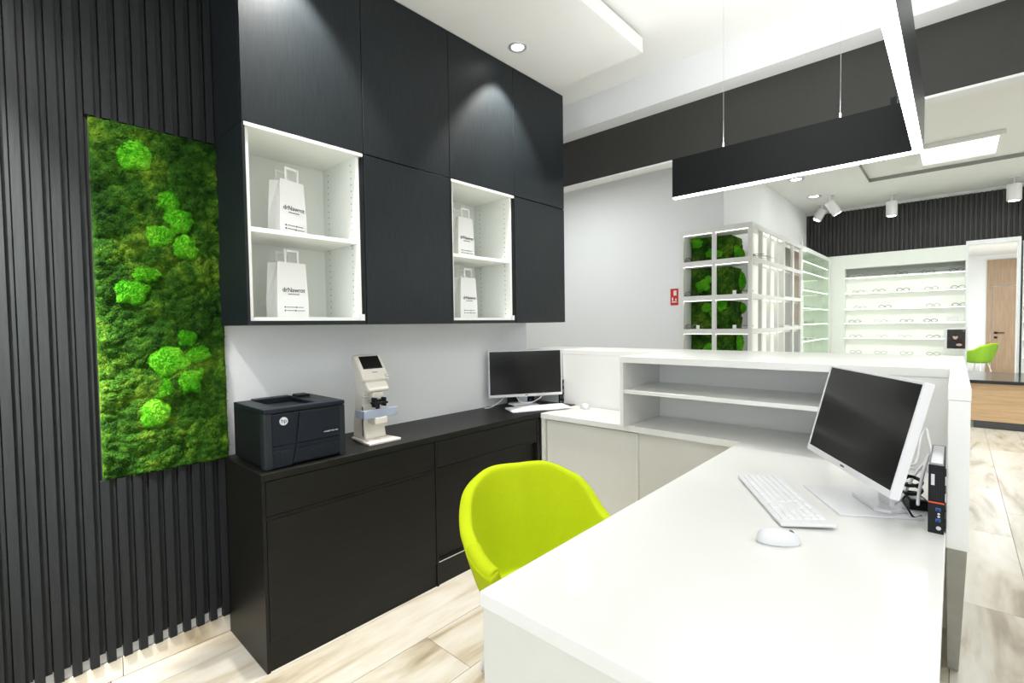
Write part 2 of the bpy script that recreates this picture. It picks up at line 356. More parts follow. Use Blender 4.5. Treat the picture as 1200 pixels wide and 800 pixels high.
# ================================================================= MOSS PICTURE
mo = thing('moss_picture', 'tall rectangular living moss picture set into the dark slatted wall', 'moss picture', (MX0, YW-.014, MZ0))
def mossh(x, z, seed):
    wx = x+.02*noise.noise(Vector((x*14, z*14, seed))); wz = z+.02*noise.noise(Vector((x*14, z*14, seed+5)))
    c = noise.voronoi(Vector((wx*9+seed, wz*11, 0)))[0][0]; c2 = noise.voronoi(Vector((wx*30+seed, wz*34, 2)))[0][0]
    return .35+.75*(1-min(1, c*1.25)**2)+.40*(1-min(1, c2*1.3)**1.5)-.25
def moss_slab(w_, h_, nx, nz, depth, seed, name, parent, m=None, edge=.012):
    vs = []; fs = []
    for j in range(nz+1):
        for i in range(nx+1):
            x = w_*i/nx; z = h_*j/nz
            e = min(x, w_-x, z, h_-z); fall = min(1, e/edge)
            p = Vector((x*9+seed, z*9, 0)); big = noise.noise(p)*.5+.5
            d = depth*mossh(x, z, seed); r = noise.noise(Vector((x*170, z*170+seed, 9))); d += .004*r
            vs.append((x+(.002*r if 0 < i < nx else 0), -d*(.35+.65*fall**.5)*1.0, z))
    for j in range(nz):
        for i in range(nx):
            a = j*(nx+1)+i; fs.append((a, a+1, a+nx+2, a+nx+1))
    n = len(vs); vs += [(0, 0, 0), (w_, 0, 0), (w_, 0, h_), (0, 0, h_)]
    mb = MB().add(vs, fs)
    # edge skirts
    def strip(idx, y=0):
        prev = None
        for a in idx:
            v = mb.v[a]; mb.v.append((v[0], 0, v[2])); c = len(mb.v)-1
            if prev: mb.f.append((prev[0], a, c, prev[1]))
            prev = (a, c)
    strip(range(0, nx+1)); strip(range(nz*(nx+1), nz*(nx+1)+nx+1)); strip(range(0, (nz+1)*(nx+1), nx+1)); strip(range(nx, (nz+1)*(nx+1), nx+1))
    return mb.build(name, m or M['moss'], parent, smooth=False), depth
bed, _ = moss_slab(MX1-MX0, MZ1-MZ0, 120, 380, .034, 2.3, 'moss_bed', mo); bed['kind'] = 'stuff'
# short fronds standing out of the bed
rnd = random.Random(3); vs = []; fs = []
for i in range(60000):
    x = rnd.uniform(.002, MX1-MX0-.002); z = rnd.uniform(.002, MZ1-MZ0-.002)
    e = min(x, MX1-MX0-x, z, MZ1-MZ0-z)
    d = .034*mossh(x, z, 2.3)*(.35+.65*min(1, max(e, 0)/.012)**.5)
    b = Vector((x, -d+.002, z)); t = b+Vector((rnd.gauss(0, .005), -rnd.uniform(.002, .010), rnd.gauss(0, .005)))
    s = Vector((rnd.uniform(-1, 1), 0, rnd.uniform(-1, 1))).normalized()*.0016
    n = len(vs); vs += [b-s, b+s, t]; fs.append((n, n+1, n+2))
me = bpy.data.meshes.new('moss_frond'); me.from_pydata(vs, [], fs); me.materials.append(M['moss'])
fr = bpy.data.objects.new('moss_frond', me); COL.objects.link(fr); fr.parent = mo; fr['kind'] = 'stuff'
def moss_ball(parent, cx, cy, cz, a, b, dep, seed, name='moss_cushion'):
    rr = random.Random(seed); nu, nv = 56, 20; vs = [(cx, cy-dep, cz)]; fs = []
    for j in range(1, nv+1):
        t = j/nv*PI/2
        for i in range(nu):
            p = 2*PI*i/nu
            w1 = 1+.34*noise.noise(Vector((math.cos(p)*1.6+seed*3.1, math.sin(p)*1.6, 1)))+.07*noise.noise(Vector((math.cos(p)*4, math.sin(p)*4, seed)))
            h = 1+.30*noise.noise(Vector((math.cos(p)*t*9, math.sin(p)*t*9, seed*1.3)))+.22*noise.noise(Vector((math.cos(p)*t*5, math.sin(p)*t*5, seed*2.)))+.12*noise.noise(Vector((math.cos(p)*t*14, math.sin(p)*t*14, seed*2.)))
            vs.append((cx+a*w1*math.sin(t)*math.cos(p), cy-dep*math.cos(t)*h, cz+b*w1*math.sin(t)*math.sin(p)))
    for i in range(nu): fs.append((0, 1+i, 1+(i+1) % nu))
    for j in range(nv-1):
        for i in range(nu): fs.append((1+j*nu+i, 1+(j+1)*nu+i, 1+(j+1)*nu+(i+1) % nu, 1+j*nu+(i+1) % nu))
    mb = MB().add(vs, fs)
    for q in range(2200):
        p = rr.uniform(0, 2*PI); t = math.acos(rr.uniform(.05, 1))
        w1 = 1+.34*noise.noise(Vector((math.cos(p)*1.6+seed*3.1, math.sin(p)*1.6, 1)))
        n_ = Vector((math.sin(t)*math.cos(p), -math.cos(t), math.sin(t)*math.sin(p)))
        c = Vector((cx+a*w1*n_.x, cy+dep*n_.y, cz+b*w1*n_.z)); s = n_.orthogonal().normalized()*.0016
        tip = c+n_*rr.uniform(.002, .006)+Vector((rr.gauss(0, .002), 0, rr.gauss(0, .002)))
        mb.add([c-s, c+s, tip], [(0, 1, 2)])
    return mb.build(name, M['mossball'], parent, smooth=False)
BALLS = [(0.449, 2.18, 0.054, 0.051), (0.562, 2.003, 0.037, 0.039), (0.603, 1.932, 0.048, 0.046), (0.526, 1.855, 0.046, 0.042), (0.622, 1.81, 0.042, 0.044), (0.476, 1.683, 0.040, 0.030), (0.428, 1.613, 0.043, 0.048), (0.616, 1.412, 0.029, 0.033), (0.546, 1.31, 0.058, 0.056), (0.66, 1.341, 0.038, 0.032), (0.617, 1.229, 0.050, 0.053), (0.524, 1.196, 0.034, 0.036), (0.49, 1.089, 0.045, 0.051)]
for i, (x, z, a, b) in enumerate(BALLS):
    o = moss_ball(mo, x-MX0, -.016, z-MZ0, a*1.2, b*1.2, .026, i+1); o['label'] = 'bright lime green moss cushion'

# ================================================================= WALL CABINETS
UY, UZ0, UZ1, UZM = 2.2, 1.465, 3.168, 2.318
UXS = [.757, 1.3205, 1.884, 2.4475, 3.011]
def door(name, parent, x0, x1, z0, z1, y, m, th=.018, g=.0018):
    return MB().box(x0+g, x1-g, y, y+th, z0+g, z1-g).build(name, m, parent, .0012, seg=1)
names_top = ['tall black ash wall cabinet at the upper left above the open niche with two bags', 'tall black ash wall cabinet second from the left in the top row', 'black ash top cabinet above the narrow niche lit by the downlight', 'black ash top cabinet at the right end of the top row']
for i in range(4):
    x0, x1 = UXS[i], UXS[i+1]
    t = thing('wall_cabinet', names_top[i], 'cabinet', ((x0+x1)/2, UY, UZM), group='black wall cabinets'); L = x0-(x0+x1)/2; R = -L
    c = MB().box(L+(0 if i == 0 else .001), L+.018, .02, YW-UY-.002, 0, UZ1-UZM).box(R-.018, R-.001, .02, YW-UY-.002, 0, UZ1-UZM).box(L+.018, R-.018, .02, YW-UY-.002, 0.002, .018).box(L+.018, R-.018, .02, YW-UY-.002, UZ1-UZM-.018, UZ1-UZM).box(L+.018, R-.018, YW-UY-.012, YW-UY-.002, .018, UZ1-UZM-.018)
    c.build('carcass', M['blackwood'], t)
    door('door', t, L, R, 0, UZ1-UZM, 0, M['blackwood'])
def niche(i, lab):
    x0, x1 = UXS[i], UXS[i+1]; D = YW-UY
    t = thing('wall_cabinet', lab, 'cabinet', ((x0+x1)/2, UY, UZ0), group='black wall cabinets'); L = x0-(x0+x1)/2; R = -L; H_ = UZM-UZ0-.002
    MB().box(L, L+.012, 0, D-.002, 0, H_).box(R-.012, R-.001, .006, D-.002, 0, H_).box(L+.012, R-.012, 0, D-.002, 0, .018).build('carcass', M['blackwood'], t)
    li, ri = L+.012, R-.022
    MB().box(li, ri, D-.012, D-.004, .018, H_-.016).box(li, li+.016, .012, D-.012, .018, H_-.016).box(ri-.016, ri, .012, D-.012, .018, H_-.016).box(li+.016, ri-.016, .012, D-.012, .018, .034).build('liner', M['white_in'], t)
    MB().box(li-.004, R-.006, -.002, D-.004, H_-.016, H_-.0005).build('top_rail', M['white_in'], t, .001, seg=1)
    MB().box(li+.017, ri-.017, .02, D-.013, .400, .420).build('shelf', M['white_in'], t, .0015, seg=1)
    box('hinge_strip', M['dark'], t, ri+.0005, R-.0125, .010, .05, .06, H_-.02)
    box('corner_block', M['plastic'], t, ri-.012, R-.0125, .001, .0095, .018, .05)
    h = MB()
    for yy in (.06, D-.07):
        for k in range(24):
            z = .06+k*.032
            if abs(z-.41) > .02 and z < H_-.04: h.box(ri-.0172, ri-.0159, yy-.0025, yy+.0025, z, z+.005)
    o = h.build('shelf_pin_hole', M['greyp'], t); o['kind'] = 'stuff'
    h = MB()
    for yy in (.06, D-.07):
        for xx in (li+.02, ri-.02): h.cyl((xx-.006, yy, .396), (xx+.006, yy, .396), .004, n=8)
    h.build('shelf_pin', M['silver'], t)['kind'] = 'stuff'
niche(0, 'open white lined niche cabinet at the lower left holding two white bags seen nearly whole')
niche(2, 'open white lined niche cabinet between black doors, right one of the two niches')
for i, lab in ((1, 'lower black ash wall cabinet between the two open white niches'), (3, 'lower black ash wall cabinet at the right end beside the narrow niche')):
    x0, x1 = UXS[i], UXS[i+1]
    t = thing('wall_cabinet', lab, 'cabinet', ((x0+x1)/2, UY, UZ0), group='black wall cabinets'); L = x0-(x0+x1)/2; R = -L; D = YW-UY; H_ = UZM-UZ0-.002
    MB().box(L+.001, L+.018, .02, D-.002, 0, H_).box(R-.018, R-.001, .02, D-.002, 0, H_).box(L+.018, R-.018, .02, D-.002, 0, .018).box(L+.018, R-.018, .02, D-.002, H_-.018, H_).box(L+.018, R-.018, D-.012, D-.002, .018, H_-.018).build('carcass', M['blackwood'], t)
    door('door', t, L, R, 0, H_, 0, M['blackwood'])

# paper carrier bags
def bag(lab, loc, rz, w_=.155, d_=.08, h_=.262):
    t = thing('paper_bag', lab, 'bag', loc, rz, 'white paper carrier bags in the wall niches')
    # origin: front left bottom corner region centre; front faces -y, slight pinch at the top
    def ring(z, pinch, g): # corners with gusset fold
        x = w_/2-pinch; y0 = -d_/2+pinch*.4; y1 = d_/2-pinch*.4
        return [(-x, y0, z), (x, y0, z), (x-g, 0, z), (x, y1, z), (-x, y1, z), (-x+g, 0, z)]
    R = [ring(0, 0, 0), ring(h_*.35, .001, .004), ring(h_, .010, .022)]
    vs = [p for r in R for p in r]; fs = [(5, 4, 3, 2, 1, 0)]
    for k in range(2):
        for i in range(6): fs.append((k*6+i, k*6+(i+1) % 6, k*6+6+(i+1) % 6, k*6+6+i))
    o = MB().add(vs, fs).build('bag_body', M['paper'], t)
    s = o.modifiers.new('thickness', 'SOLIDIFY'); s.thickness = .0008
    for yy, zz in ((-d_/2+.006, 0), (d_/2-.008, -.004)):
        m = MB(); z0 = h_-.02; z1 = h_+.062+zz; xw = .034
        m.box(-xw-.006, -xw+.006, yy-.0015, yy+.0015, z0, z1).box(xw-.006, xw+.006, yy-.0015, yy+.0015, z0, z1).box(-xw+.006, xw-.006, yy-.0015, yy+.0015, z1-.012, z1)
        m.build('handle', M['paper'], t, .001, seg=1)
    tilt = math.atan2(.004, h_)
    rot = (PI/2-tilt, 0, 0)
    text('printed_name', 'drNawrot', .030, M['ink'], t, (.004, -d_/2-.0000+.0015-.0022, h_*.50), rot)
    m = MB()
    for k in range(7): m.box(-.026+k*.009, -.021+k*.009, -d_/2-.0014, -d_/2+.0006, h_*.425-.002, h_*.425+.002)
    m.build('printed_small_line', M['greyp'], t)['kind'] = 'stuff'
    m = MB()
    for z, xs in ((.050, ((-.045, 'd'), (-.036, .045), (.016, 'd'), (.024, .030))), (.034, ((-.045, 'd'), (-.036, .045), (.012, 'd'), (.020, .042)))):
        for a, b in xs:
            if b == 'd': m.cyl((a, -d_/2-.0016, z), (a, -d_/2+.0006, z), .0036, n=10)
            else: m.box(a, a+b, -d_/2-.0013, -d_/2+.0006, z-.0013, z+.0013)
    m.build('printed_contact_line', M['ink'], t)
    return t
B1 = UZ0+.421; B0 = UZ0+.0345
bag('white paper bag on the upper shelf of the left niche', (1.010, 2.375, B1), math.radians(18))
bag('white paper bag on the bottom of the left niche, below the shelf', (1.000, 2.375, B0), math.radians(14), w_=.172)
bag('white paper bag on the upper shelf of the narrow right niche', (2.135, 2.385, B1), math.radians(6))
bag('white paper bag on the bottom of the narrow right niche, below the shelf', (2.150, 2.385, B0), math.radians(6), w_=.165)

# ================================================================= BLACK SIDEBOARD
LX0, LXM, LX1, LY, LZ = .757, 1.662, 2.560, 2.107, .812
for x0, x1, lab in ((LX0, LXM, 'black sideboard unit under the printer, left one of the pair, with drawer and big door'), (LXM, LX1, 'black sideboard unit behind the lime chair, right one of the pair, with recessed sliding door')):
    D = YW-LY; W_ = x1-x0; left = x0 == LX0
    t = thing('sideboard', lab, 'cabinet', (x0, LY, 0), group='black sideboard units')
    s = MB().box(.0005, .014, 0, D-.002, 0, LZ).box(W_-.014, W_-.0005, 0 if not left else .02, D-.002, 0, LZ)
    s.box(.014, W_-.014, .03, D-.002, .12, .138).box(.014, W_-.014, .02, D-.002, .652, .664).box(.014, W_-.014, D-.012, D-.002, .138, LZ)
    s.build('carcass', M['blackwood_h'], t)
    box('plinth', M['blackwood_h'], t, .014, W_-.014 if not left else W_-.0005, .008, .026, 0, .126)
    box('rail', M['blackwood_h'], t, .014, W_-.001 if not left else W_, .004, .02, .645, .660)
    g = .0025
    MB().box(.014+g, W_-(.004 if left else .016), .002, .022, .660+g, LZ-g).build('drawer', M['blackwood_h'], t, .0015, seg=1)
    if left: MB().box(.014+g, W_-.0015, .003, .021, .128, .643).build('door', M['blackwood_h'], t, .0015, seg=1)
    else:
        MB().box(.0145, W_-.016, .032, .048, .14, .643).build('sliding_door', M['blackwood_h'], t, .0015, seg=1)
        box('door_track', M['chrome'], t, .014, W_-.016, .008, .030, .1265, .1315)
wt = MB().box(LX0-.002, 3.0, 0, .458, 0, .032)
o = wt.build('sideboard_worktop', M['blackwood_h'], None, .0015, seg=1); o.location = (0, LY-.001, LZ+.0005)
tag(o, 'long black wood worktop carrying the printer and lens meter', 'worktop')
ZB = LZ+.0325

# ================================================================= RECEPTION DESK
DX0, DX1 = .752, 2.583
dk = thing('reception_desk', 'white L-shaped desk running from the foreground back to the shelves', 'desk', (0, 0, 0))
MB().prism([(DX0, .012), (2.99, .012), (2.99, LY-.002), (DX1, LY-.002), (DX1, .80), (DX0, .80)], 'z', ZT-.036, ZT).build('desk_surface', M['white'], dk, .0025)
MB().box(DX0+.004, DX0+.040, .014, .794, 0, ZT-.0365).build('side_panel', M['cream'], dk, .002)
t = thing('base_cabinet', 'white base cabinet with two sliding doors below the back counter', 'cabinet', (2.60, 1.4, 0))
MB().box(-.012, .37, .675, .703, 0, ZT-.037).box(-.012, .37, -.62, -.60, 0, ZT-.037).box(.01, .37, -.60, .675, .08, .10).box(.36, .37, -.60, .675, .1, ZT-.037).build('carcass', M['cream'], t, .001, seg=1)
box('plinth', M['cream'], t, .02, .038, -.60, .675, 0, .08)
MB().box(.006, .022, -.008, .668, .085, ZT-.045).build('sliding_door', M['cream'], t, .0015, seg=1)
MB().box(.026, .042, -.598, .012, .085, ZT-.045).build('sliding_door', M['cream'], t, .0015, seg=1)
MB().box(.004, .024, -.015, -.0085, .085, ZT-.045).build('door_edge', M['white'], t)
# raised counter
rc = thing('reception_counter', 'raised white reception counter wrapping round behind the desk', 'counter', (0, 0, 0))
TZ = 1.257
MB().prism([(1.833, -.036), (3.42, -.036), (3.42, YW-.002), (3.0, YW-.002), (3.0, 1.453), (2.522, 1.453), (2.522, .013), (1.833, .013)], 'z', TZ-.036, TZ).build('counter_top', M['white'], rc, .002)
MB().box(1.834, 3.40, -.035, .012, ZT-.042, TZ-.0362).build('wing_panel', M['white'], rc, .0015, seg=1)
MB().box(3.001, 3.40, .0125, YW-.003, 0, TZ-.0362).build('back_panel', M['white'], rc)
MB().box(2.524, 3.0, 1.432, 1.4525, ZT+.0005, TZ-.0362).build('shelf_side', M['white'], rc, .001, seg=1)
MB().box(2.530, 3.0, .4005, 1.4318, 1.040, 1.062).build('shelf', M['white'], rc, .001, seg=1)
MB().box(2.526, 2.548, .0125, .40, ZT+.0005, TZ-.0362).build('shelf_side', M['white'], rc, .001, seg=1)
# leaning lower base of the wing
vs = [(1.836, -.033, ZT-.043), (3.3, -.033, ZT-.043), (3.3, .010, ZT-.043), (1.836, .010, ZT-.043), (2.66, -.028, 0), (3.3, -.028, 0), (3.3, .006, 0), (2.66, .006, 0)]
MB().add(vs, [(0, 1, 2, 3), (4, 7, 6, 5), (0, 4, 5, 1), (1, 5, 6, 2), (2, 6, 7, 3), (3, 7, 4, 0)]).build('wing_base', M['grey'], rc)
# ================================================================= PRINTER
def printer():
    X0, X1, D, Hh = 0, .366, .385, .262
    t = thing('laser_printer', 'black laser printer with top paper slot on the black worktop beside the moss', 'printer', (.786, 2.135, ZB))
    MB().box(.006, X1-.004, .012, D, .006, Hh-.018).box(.02, X1-.02, .03, D-.02, 0, .007).build('body', M['blackp'], t, .004)
    MB().prism([(0, .012), (.006, .004), (.030, 0), (.030, .05), (0, .05)], 'z', .004, Hh-.02).build('corner_trim', M['printer_dark'], t, .002)
    # lid with output slot
    z1 = Hh
    MB().box(0, X1, .002, .055, z1-.020, z1).box(0, .075, .055, D-.02, z1-.020, z1).box(X1-.115, X1, .055, D-.02, z1-.020, z1).box(.075, X1-.115, D-.075, D-.02, z1-.020, z1+.006).build('lid', M['bluep'], t, .004)
    MB().prism([(.055, z1-.020), (.062, z1-.005), (D-.075, z1-.046), (D-.075, z1-.055), (.055, z1-.055)], 'x', .075, X1-.115).build('output_tray', M['blackp'], t)
    MB().box(X1-.105, X1-.045, D-.12, D-.05, z1-.001, z1+.012).build('control_panel', M['blackp'], t, .003)
    # front pieces
    def fx(u): return .030+u*(X1-.032-.030)
    H0 = Hh-.024
    def piece(name, uv, m=M['bluep'], th=.010, y=.002): return MB().prism([(fx(u), .006+v*(H0-.006)) for u, v in uv], 'y', y, y+th).build(name, m, t, .0012, seg=1)
    a1, a2 = .385, .36; b1 = .27
    piece('front_cover', [(0, .405), (.335, .405), (.388, .995), (0, .995)])
    piece('front_door', [(.348, .405), (1, .405), (1, .995), (.400, .995)], y=.0)
    piece('middle_band', [(0, .31), (.320, .31), (.334, .398), (0, .398)], y=.003)
    piece('middle_band', [(.336, .31), (1, .31), (1, .398), (.347, .398)], y=.003)
    piece('lower_cover', [(0, .0), (.268, .0), (.319, .303), (0, .303)])
    piece('paper_tray', [(.290, .045), (1, .045), (1, .303), (.334, .303)], y=.001)
    MB().box(X1-.030, X1, .004, .05, .004, Hh-.022).build('right_corner_trim', M['printer_dark'], t, .003)
    MB().box(fx(.30), X1-.04, -.0005, .004, Hh-.030, Hh-.025).build('grip_edge', M['printer_dark'], t)
    MB().cyl((fx(.165), -.0008, Hh-.058), (fx(.165), .004, Hh-.058), .0175, n=32).build('logo_disc', M['text_light'], t)
    text('logo_letters', 'hp', .026, M['bluep'], t, (fx(.165), -.0012, Hh-.0565), (PI/2, 0, 0), sx=.95)
    text('model_lettering', 'LASERJET PRO 400', .0085, M['text_light'], t, (fx(.975), -.0006, .128), (PI/2, 0, 0), align='RIGHT')
    MB().box(fx(.13), fx(.15), .0002, .004, .034, .056).build('power_button', M['dark'], t, .002)
    for zz in (.17, .12): MB().cyl((X1, .05, zz), (X1+.012, .05, zz), .003).build('side_pin', M['blackp'], t)
printer()

# ================================================================= LENS METER
def lensmeter():
    t = thing('lens_meter', 'ivory tabletop lens meter with tilted screen on the black worktop', 'lens meter', (1.400, 2.30, ZB))
    t.scale = (1.12, 1, .985)
    MB().prism([(-.085, -.120), (.085, -.120), (.078, -.03), (.062, .105), (-.062, .105), (-.078, -.03)], 'z', 0, .014).build('base_plate', M['ivory'], t, .004, smooth=False)
    prof = [(-.03, .014), (.100, .014), (.095, .10), (.072, .20), (.066, .28), (.082, .36), (.105, .445), (.098, .462), (.070, .462), (-.020, .345), (-.070, .285), (-.062, .268), (-.020, .270), (-.002, .20), (-.010, .10)]
    MB().prism(prof, 'x', -.056, .056).build('column', M['ivory'], t, .008, seg=3)
    MB().prism([(-.060, .268), (-.002, .262), (-.012, .225), (-.055, .225)], 'x', -.030, .030).build('nose', M['ivory'], t, .005)
    # tilted head
    ang = math.atan2(.090, .117)
    mt = Matrix.Translation((0, .012, .388)) @ Matrix.Rotation(-math.atan2(.09, .117)*1.0, 4, 'X')
    MB().xbox(mt, -.070, .070, -.022, .012, -.082, .080).build('head', M['ivory'], t, .010, seg=3)
    MB().xbox(mt, -.052, .052, -.0235, -.020, -.015, .068).build('screen', M['screen'], t, .0015)
    MB().xbox(mt, .045, .068, -.030, -.018, -.074, -.058).build('button', M['silver'], t, .002)
    MB().xbox(mt, -.014, .014, -.0226, -.021, -.040, -.036).build('maker_mark', M['greyp'], t)
    MB().box(-.092, .092, -.082, -.072, .135, .180).box(-.092, -.080, -.085, .0, .137, .178).build('lens_table', M['bluegrey'], t, .002)
    MB().cyl((0, -.05, .150), (0, -.05, .196), .016, .008).cyl((0, -.05, .196), (0, -.05, .225), .012, .020).box(-.040, .034, -.090, -.050, .205, .216).box(-.034, -.022, -.088, -.05, .190, .240).box(.016, .026, -.088, -.05, .192, .238).build('lens_holder', M['blackp'], t, .0015)
    MB().box(-.034, .034, -.085, .0, .098, .136).build('stage', M['ivory'], t, .006, seg=3)
    MB().box(-.0575, -.0555, -.008, .002, .03, .19).build('side_groove', M['greyp'], t); MB().box(.0555, .0575, -.008, .002, .06, .12).build('side_groove', M['greyp'], t)
    MB().cyl((-.070, -.03, .245), (-.028, -.03, .245), .006).build('marking_lever', M['silver'], t)
    MB().cyl((.035, -.0105, .055), (.035, -.008, .055), .006).build('power_mark', M['greyp'], t)
    MB().tube([(.008+.007*math.cos(a), -.0105, .055+.008*math.sin(a)) for a in [i*.5 for i in range(2, 11)]], .0014, 6).build('round_mark', M['greyp'], t)
lensmeter()

# ================================================================= MONITORS, KEYBOARDS, MICE
def monitor(lab, loc, rz, w_, h_, zc, tilt, bw, bd, yoff=-.02, boff=(0, 0)):
    t = thing('monitor', lab, 'monitor', loc, rz, 'flat screen monitors with white frames')
    mt = Matrix.Translation((0, yoff, zc)) @ Matrix.Rotation(-tilt, 4, 'X')
    b = .0075; ch = .020; T = .026
    MB().xbox(mt, -w_/2, -w_/2+b, 0, T, -h_/2, h_/2).xbox(mt, w_/2-b, w_/2, 0, T, -h_/2, h_/2).xbox(mt, -w_/2+b, w_/2-b, 0, T, h_/2-b, h_/2).xbox(mt, -w_/2+b, w_/2-b, 0, T, -h_/2, -h_/2+ch).build('frame', M['plastic'], t, .0015, seg=1)
    MB().xbox(mt, -w_/2+b, w_/2-b, .0025, .012, -h_/2+ch, h_/2-b).build('screen', M['screen'], t)
    MB().xbox(mt, -w_/2+b, w_/2-b, .012, T+.004, -h_/2+b, h_/2-b).xbox(mt, -w_/2*.6, w_/2*.6, T, T+.022, -h_/2*.6, h_/2*.6).build('back_cover', M['plastic'], t, .004)
    MB().xbox(mt, -.012, .012, -.0006, .0004, -h_/2+ch*.38, -h_/2+ch*.68).build('maker_mark', M['greyp'], t)
    bx, by = boff
    MB().box(-.035, .035, yoff+.085, yoff+.100, .012, zc+.03).box(-.04, .04, yoff+.030, yoff+.100, zc-.04, zc+.04).build('neck', M['plastic'], t, .004)
    MB().prism([(-bw/2+bx, -bd/2+by), (bw/2+bx, -bd/2+by), (bw/2+bx, bd/2+by), (-bw/2+bx, bd/2+by)], 'z', 0, .007).build('stand_base', M['plastic'], t, .002)
    MB().prism([(-.125, .045), (-.095, .010), (.045, .010), (.070, .045), (.05, .10), (-.10, .10)], 'z', .0072, .018).build('stand_foot', M['plastic'], t, .002)
    return t
A1 = math.radians(121.6+90)
monitor('large monitor on the white desk in the foreground, seen from the left', (1.917, .214, ZT), A1, .548, .328, .283, .249, .285, .235, -.025, (-.055, .01))
A2 = math.radians(238+90)
monitor('small looking monitor at the far corner of the black worktop', (2.735, 2.37, ZB), A2, .57, .345, .245, .04, .20, .15, -.015)
def keyboard(lab, loc, rz, L=.470, W_=.155):
    t = thing('keyboard', lab, 'keyboard', loc, rz, 'white keyboards')
    MB().prism([(-W_/2, .004), (W_/2, .010), (W_/2, .020), (-W_/2, .012)], 'x', -L/2, L/2).build('case', M['plastic'], t, .003)
    MB().box(-L/2+.03, -L/2+.06, W_/2-.03, W_/2-.015, 0, .012).box(L/2-.06, L/2-.03, W_/2-.03, W_/2-.015, 0, .012).box(-L/2+.03, L/2-.03, -W_/2+.01, -W_/2+.02, 0, .006).build('foot', M['silver'], t)
    m = MB(); p = .0187
    def key(x0, x1, r):
        y0 = -W_/2+.014+r*.0205; y1 = y0+.0172
        def z(y): return .012+(y+W_/2)/W_*.008
        vs = [(x0, y0, z(y0)-.001), (x1, y0, z(y0)-.001), (x1, y1, z(y1)-.001), (x0, y1, z(y1)-.001), (x0+.0018, y0+.002, z(y0)+.004), (x1-.0018, y0+.002, z(y0)+.004), (x1-.0018, y1-.002, z(y1)+.0035), (x0+.0018, y1-.002, z(y1)+.0035)]
        m.add(vs, [(4, 5, 6, 7), (0, 1, 5, 4), (1, 2, 6, 5), (2, 3, 7, 6), (3, 0, 4, 7)])
    x_ = -L/2+.012
    for r in range(6):
        n = 15
        if r == 0:
            for a, b in ((0, 1.2), (1.25, 2.4), (2.45, 3.6), (3.65, 9.4), (9.45, 10.6), (10.65, 11.8), (11.85, 13), (13.05, 15)): key(x_+a*p, x_+b*p-.0015, 0)
        else:
            o_ = [0, .3, .2, .1, 0, 0][r]
            key(x_, x_+(1+o_)*p-.0015, r)
            for c in range(1, 14): key(x_+(c+o_)*p, x_+(c+1+o_)*p-.0015, r)
            key(x_+(14+o_)*p, x_+15*p-.0015+.0001, r) if o_ < .25 else None
        for c in range(3): key(x_+(15.4+c)*p, x_+(16.4+c)*p-.0015, r) if r in (0, 4, 5) or (r == 1 and c == 1) else None
        for c in range(4): key(x_+(18.9+c)*p, x_+(19.9+c)*p-.0015, r)
    o = m.build('keys', M['key'], t); o['kind'] = 'stuff'
keyboard('full size white keyboard on the white desk before the large monitor', (1.812, .432, ZT), A1, .475, .150)
keyboard('slim white keyboard before the small monitor in the corner', (2.665, 2.190, ZB), math.atan2(-.222, .468), .460, .150)
def mouse(lab, loc, rz, s=1):
    t = thing('computer_mouse', lab, 'mouse', loc, rz, 'white computer mice')
    vs = []; fs = []; nu, nv = 20, 8
    for j in range(nv+1):
        a = j/nv*PI/2
        for i in range(nu):
            p = 2*PI*i/nu
            x = .029*math.cos(p)*math.cos(a)**.55*(1-.12*math.sin(p)); y = .054*math.sin(p)*math.cos(a)**.6; z = .004+.033*math.sin(a)*(1-.18*math.sin(p)*math.cos(a))
            vs.append((x*s, y*s, z*s))
    for j in range(nv):
        for i in range(nu): fs.append((j*nu+i, j*nu+(i+1) % nu, (j+1)*nu+(i+1) % nu, (j+1)*nu+i))
    MB().add(vs, fs).build('shell', M['plastic'], t, smooth=True)
    m = MB(); m.prism([(.027*s*math.cos(2*PI*i/20), .052*s*math.sin(2*PI*i/20)) for i in range(20)], 'z', 0, .0045).build('sole', M['silver'], t)
    MB().cyl((-.003, .030*s, .028*s), (.003, .030*s, .028*s), .007*s).build('scroll_wheel', M['greyp'], t)
mouse('white mouse beside the near end of the keyboard on the white desk', (1.462, .352, ZT), math.radians(-150), 1.05)
mouse('small white mouse on the white counter right of the corner keyboard', (2.93, 1.975, ZT), A2, 1.0)

